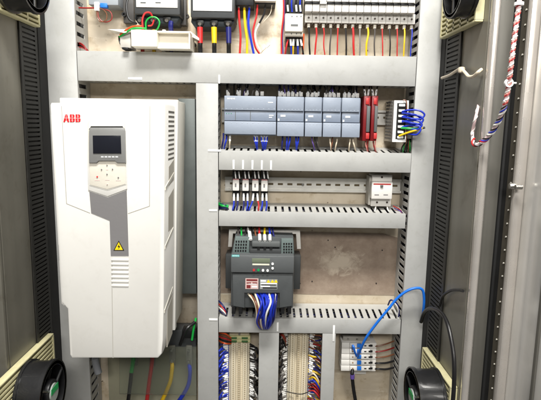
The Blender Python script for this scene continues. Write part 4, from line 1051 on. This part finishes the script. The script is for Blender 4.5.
# white terminal stack at the right
GS = 'white terminals in the stack'
b = MB(); b.pbox(352,333,367,374,.012,.008); solo('mounting_rail', b, RAILM, 'short zinc rail under the white terminal stack', 'mounting rail')
t = thing('end_bracket', 'grey end clamp with screws on top of the white terminal stack', 'end bracket', U(359,342,.02))
part('clamp', MB().pbox(343,336.5,370,342,.042,.03,.001), mat('clamp_grey',(150,146,138),.45), t)
q = MB()
for px in (348,357,365): c = U(px,339,.043); q.cyl((c.x,-.043,c.z), .0022, .003, 'Y', 10)
part('screw', q, STEEL, t)
for i in range(5):
    ya, yb = 343+i*5.7, 348.3+i*5.7; sk = i*.2
    t = thing('white_terminal', ('topmost','second','middle','fourth','lowest')[i]+' white terminal of the stack beside narrow duct', 'terminal', U(359,yb,.02), GS)
    part('body', MB().pbox(341.8-sk,ya,376.5-sk,yb,.055,.046,.001), OFFW, t)
    part('raised_top', MB().pbox(350,ya+.4,370,yb-.4,.062,.006,.001), OFFW, t)
    q = MB(); q.pbox(357.2,ya+.9,361.4,yb-.7,.0665,.004,.001); part('jumper', q, BLUEP, t)
    q = MB(); q.pbox(368.6,ya+2,372.6,ya+3.6,.0625,.003); q.pbox(364.2,ya+2.3,366.4,ya+3.4,.0625,.003); part('opening', q, BLACK, t)
    q = MB(); c = U(352.8,ya+2.6,.0625); q.cyl((c.x,-.0622,c.z), .0018, .001, 'Y', 10); part('screw', q, mat('copper_screw',(178,140,96),.4,.5), t)
    wire([(373,ya+2.8,.05),(378,ya+3,.056),(386,ya+1+i*.6,.054),(394,ya-2+i*.9,.045)], .0019 if i < 3 else .0026, 'black' if i > 2 else ('brown','dark red','brown')[i], ('thin brown','dark red','brown','black','lowest black')[i]+' wire leaving the right side of white terminal stack','wires right of the white terminal stack')
wire([(352.4,349,.066),(352.8,345.8,.075),(353.6,347,.08),(354.8,352,.075),(356.5,356,.066)], .0028, 'bright blue', 'short bright blue jumper wire on the white terminal stack')
wire([(358,356,.066),(360,350.5,.085),(366,338,.105),(376,324,.115),(388,309.5,.12),(398,297.5,.122),(408,290.4,.125),(417,288,.126),(422.4,290,.125),(424,298,.122),(423.6,308,.116),(422,320,.10)], .0032, 'bright blue', 'bright blue network cable arching from the white terminals over the right duct', name='network_cable', cat='cable', seg=12)
w = wire([(352.4,369,.06),(352.2,376,.066),(353.4,388,.062),(356,404,.06)], .0046, 'black', 'black cable hanging from the bottom of the white terminal stack', name='cable', cat='cable', seg=12)
part('violet_collar', MB().ptube([(352.3,374.4,.0655),(352.4,378.4,.0655)], .0058, seg=14), WCOL['violet'], w)

# ------------------------------------------------------------------ cables on the right wall and the door
def RW(px, py, off=.008):
    lo_, hi_ = 0.0, .6                                          # how far before the plate the right wall shows at this spot
    for _ in range(40):
        m_ = (lo_+hi_)/2
        if U(px,py,m_).x > XR-off: lo_ = m_
        else: hi_ = m_
    return (px, py, lo_)
def wallwire(pts, r, colour, label, **k): return wire([RW(*p) for p in pts], r, colour, label, **k)
wallwire([(421,322,.03),(424,313,.03),(430,308.5,.03),(439,311,.03),(446,320,.03),(451,338,.03),(454,360,.03),(454,385,.03),(452,412,.03)], .0042, 'black', 'black cable arching down in front of the lower right grille', name='cable', cat='cable', seg=12)
wallwire([(439.5,306),(443,296),(451,290.5),(459,290),(463,291)], .0030, 'black', 'thinner black cable curving across the lower right wall', name='cable', cat='cable', seg=10)
w = wallwire([(442,78,.012),(450,75,.012),(457,70.5,.012),(461,68.8,.012),(465,72.5,.012),(469,76.6,.012),(474,76,.012),(478,72.4,.012),(481.5,69.5,.004)], .0032, 'ivory', 'crumpled white strap strung across the upper right wall', name='strap', cat='strap', seg=8)
part('knot', MB().cyl(U(*RW(461.5,70,.013)), .0068, .012, 'Z', 12, bev=.003), WCOL['ivory'], w)
# spiral wrapped harness from wall to door
hp = [(520.5,-12,.42),(518.5,8,.42),(515,34,.42),(511.5,62,.42),(508.5,86,.41),(504.5,106,.40),(498,122,.38),(490,134.5,.36),(482,142,.345),(476.5,144.6,.335),(473,141,.325),(472.6,132,.305),RW(475,120,.010),RW(477.5,110,.004),RW(478.5,104,-.004)]
P = [U(*p) for p in hp]
hs = solo('wire_harness', MB().tube(P, .0038, seg=12, smooth=8, r1=.0026), [mat('harness_skin',(222,196,196),.4,var=.1,vscale=30)], 'spiral wrapped wire harness hanging from the door into the right wall', 'wire harness')
def resample(P, k=14):
    Q = [P[0]*2-P[1]]+P+[P[-1]*2-P[-2]]; out = []
    for i in range(1, len(Q)-2):
        a, b, c, e = Q[i-1:i+3]
        for j in range(k):
            s = j/k; out.append(.5*((2*b)+(c-a)*s+(2*a-5*b+4*c-e)*s*s+(3*b-a-3*c+e)*s**3))
    return out+[P[-1]]
S = resample(P)
def spiral(i0, i1, r, rt_, turns_per_m, ph, col, name):
    pts = []; L = 0; up_ = None
    for i in range(i0, i1):
        tg = (S[min(i+1,len(S)-1)]-S[max(i-1,0)]).normalized()
        if up_ is None: up_ = tg.orthogonal().normalized()
        up_ = (up_-tg*up_.dot(tg)).normalized(); w_ = tg.cross(up_)
        if i > i0: L += (S[i]-S[i-1]).length
        a = L*turns_per_m*2*math.pi+ph; pts.append(S[i]+(up_*math.cos(a)+w_*math.sin(a))*r)
    part(name, MB().tube(pts, rt_, seg=6, smooth=0), WCOL[col], hs)
n = len(S)
spiral(0, int(n*.36), .0035, .0012, 70, 0, 'red', 'red_wire')
spiral(0, int(n*.36), .0035, .0013, 70, 1.2, 'pink', 'pink_wire')
spiral(0, int(n*.36), .0035, .0014, 70, 3.0, 'white', 'white_wrap')
spiral(int(n*.34), int(n*.58), .0035, .0017, 42, 0, 'white', 'white_wrap')
spiral(int(n*.34), int(n*.58), .0035, .0014, 42, 1.6, 'blue', 'blue_wire')
spiral(int(n*.34), int(n*.76), .0035, .0013, 42, 3.3, 'black', 'black_wire')
spiral(int(n*.52), int(n*.76), .0035, .0018, 42, .4, 'red', 'red_wire')
spiral(int(n*.56), n, .0024, .0013, 42, 2.2, 'white', 'white_wrap')
c = U(508.8,83,.412); part('cable_tie', MB().ring((c.x,c.y,c.z), .0045, .0072, .005, 'Y', 16).cyl((c.x+.008,c.y,c.z), .0016, .009, 'X', 8), PURE, hs)
c = U(519,4,.42); part('cable_tie', MB().cyl((c.x,c.y,c.z), .0075, .005, 'Z', 16), PURE, hs)

b = MB(); mats = []
for k, (col, lst) in enumerate(REST.items()):
    b.mi = k; mats.append(WCOL[col])
    for P_, r_ in lst: b.tube(P_, r_, seg=6, smooth=4 if len(P_) > 2 else 0)
ro = solo('wire_tangle', b, mats, 'tangled small wires spilling at the duct corners and left of the right terminal strip', 'wires'); ro['kind'] = 'stuff'

# ------------------------------------------------------------------ light: ceiling tube of the room before the open cabinet, an added frontal fill lamp, dim surroundings
w = bpy.data.worlds.new('World'); scene.world = w; w.use_nodes = True
bg = w.node_tree.nodes['Background']; bg.inputs['Color'].default_value = (1,.97,.93,1); bg.inputs['Strength'].default_value = .13
def area(name, loc, target, sx, sy, power, col):
    l = bpy.data.lights.new(name, 'AREA'); l.shape = 'RECTANGLE'; l.size = sx; l.size_y = sy; l.energy = power; l.color = col
    o = bpy.data.objects.new(name, l); COL.objects.link(o); o.location = loc
    o.rotation_euler = (Vector(target)-Vector(loc)).to_track_quat('-Z','Y').to_euler()
area('ceiling_and_fill_light', (.02,-1.15,1.6), (0,0,-.05), .8, .32, 70, (1,.985,.95))
area('ceiling_and_fill_light', (.1,-3.3,1.35), (0,0,-.05), 1.6, .5, 64, (1,.975,.93))  # fill lamp added behind the camera to brighten the plate below the ducts
scene.view_settings.view_transform = 'Standard'; scene.view_settings.look = 'None'
scene.view_settings.exposure = 0.12; scene.view_settings.gamma = 1
scene.render.film_transparent = False
scene.cycles.max_bounces = 8
for o in scene.objects:
    if o.type == 'MESH' and len(o.data.vertices) == 0: print('EMPTY', o.name)
print('objects', len(scene.objects))

for o in scene.objects:
    if 'label' in o and not 4 <= len(o['label'].replace('-',' ').split()) <= 16: print('LABEL', len(o['label'].split()), o.name, o['label'])
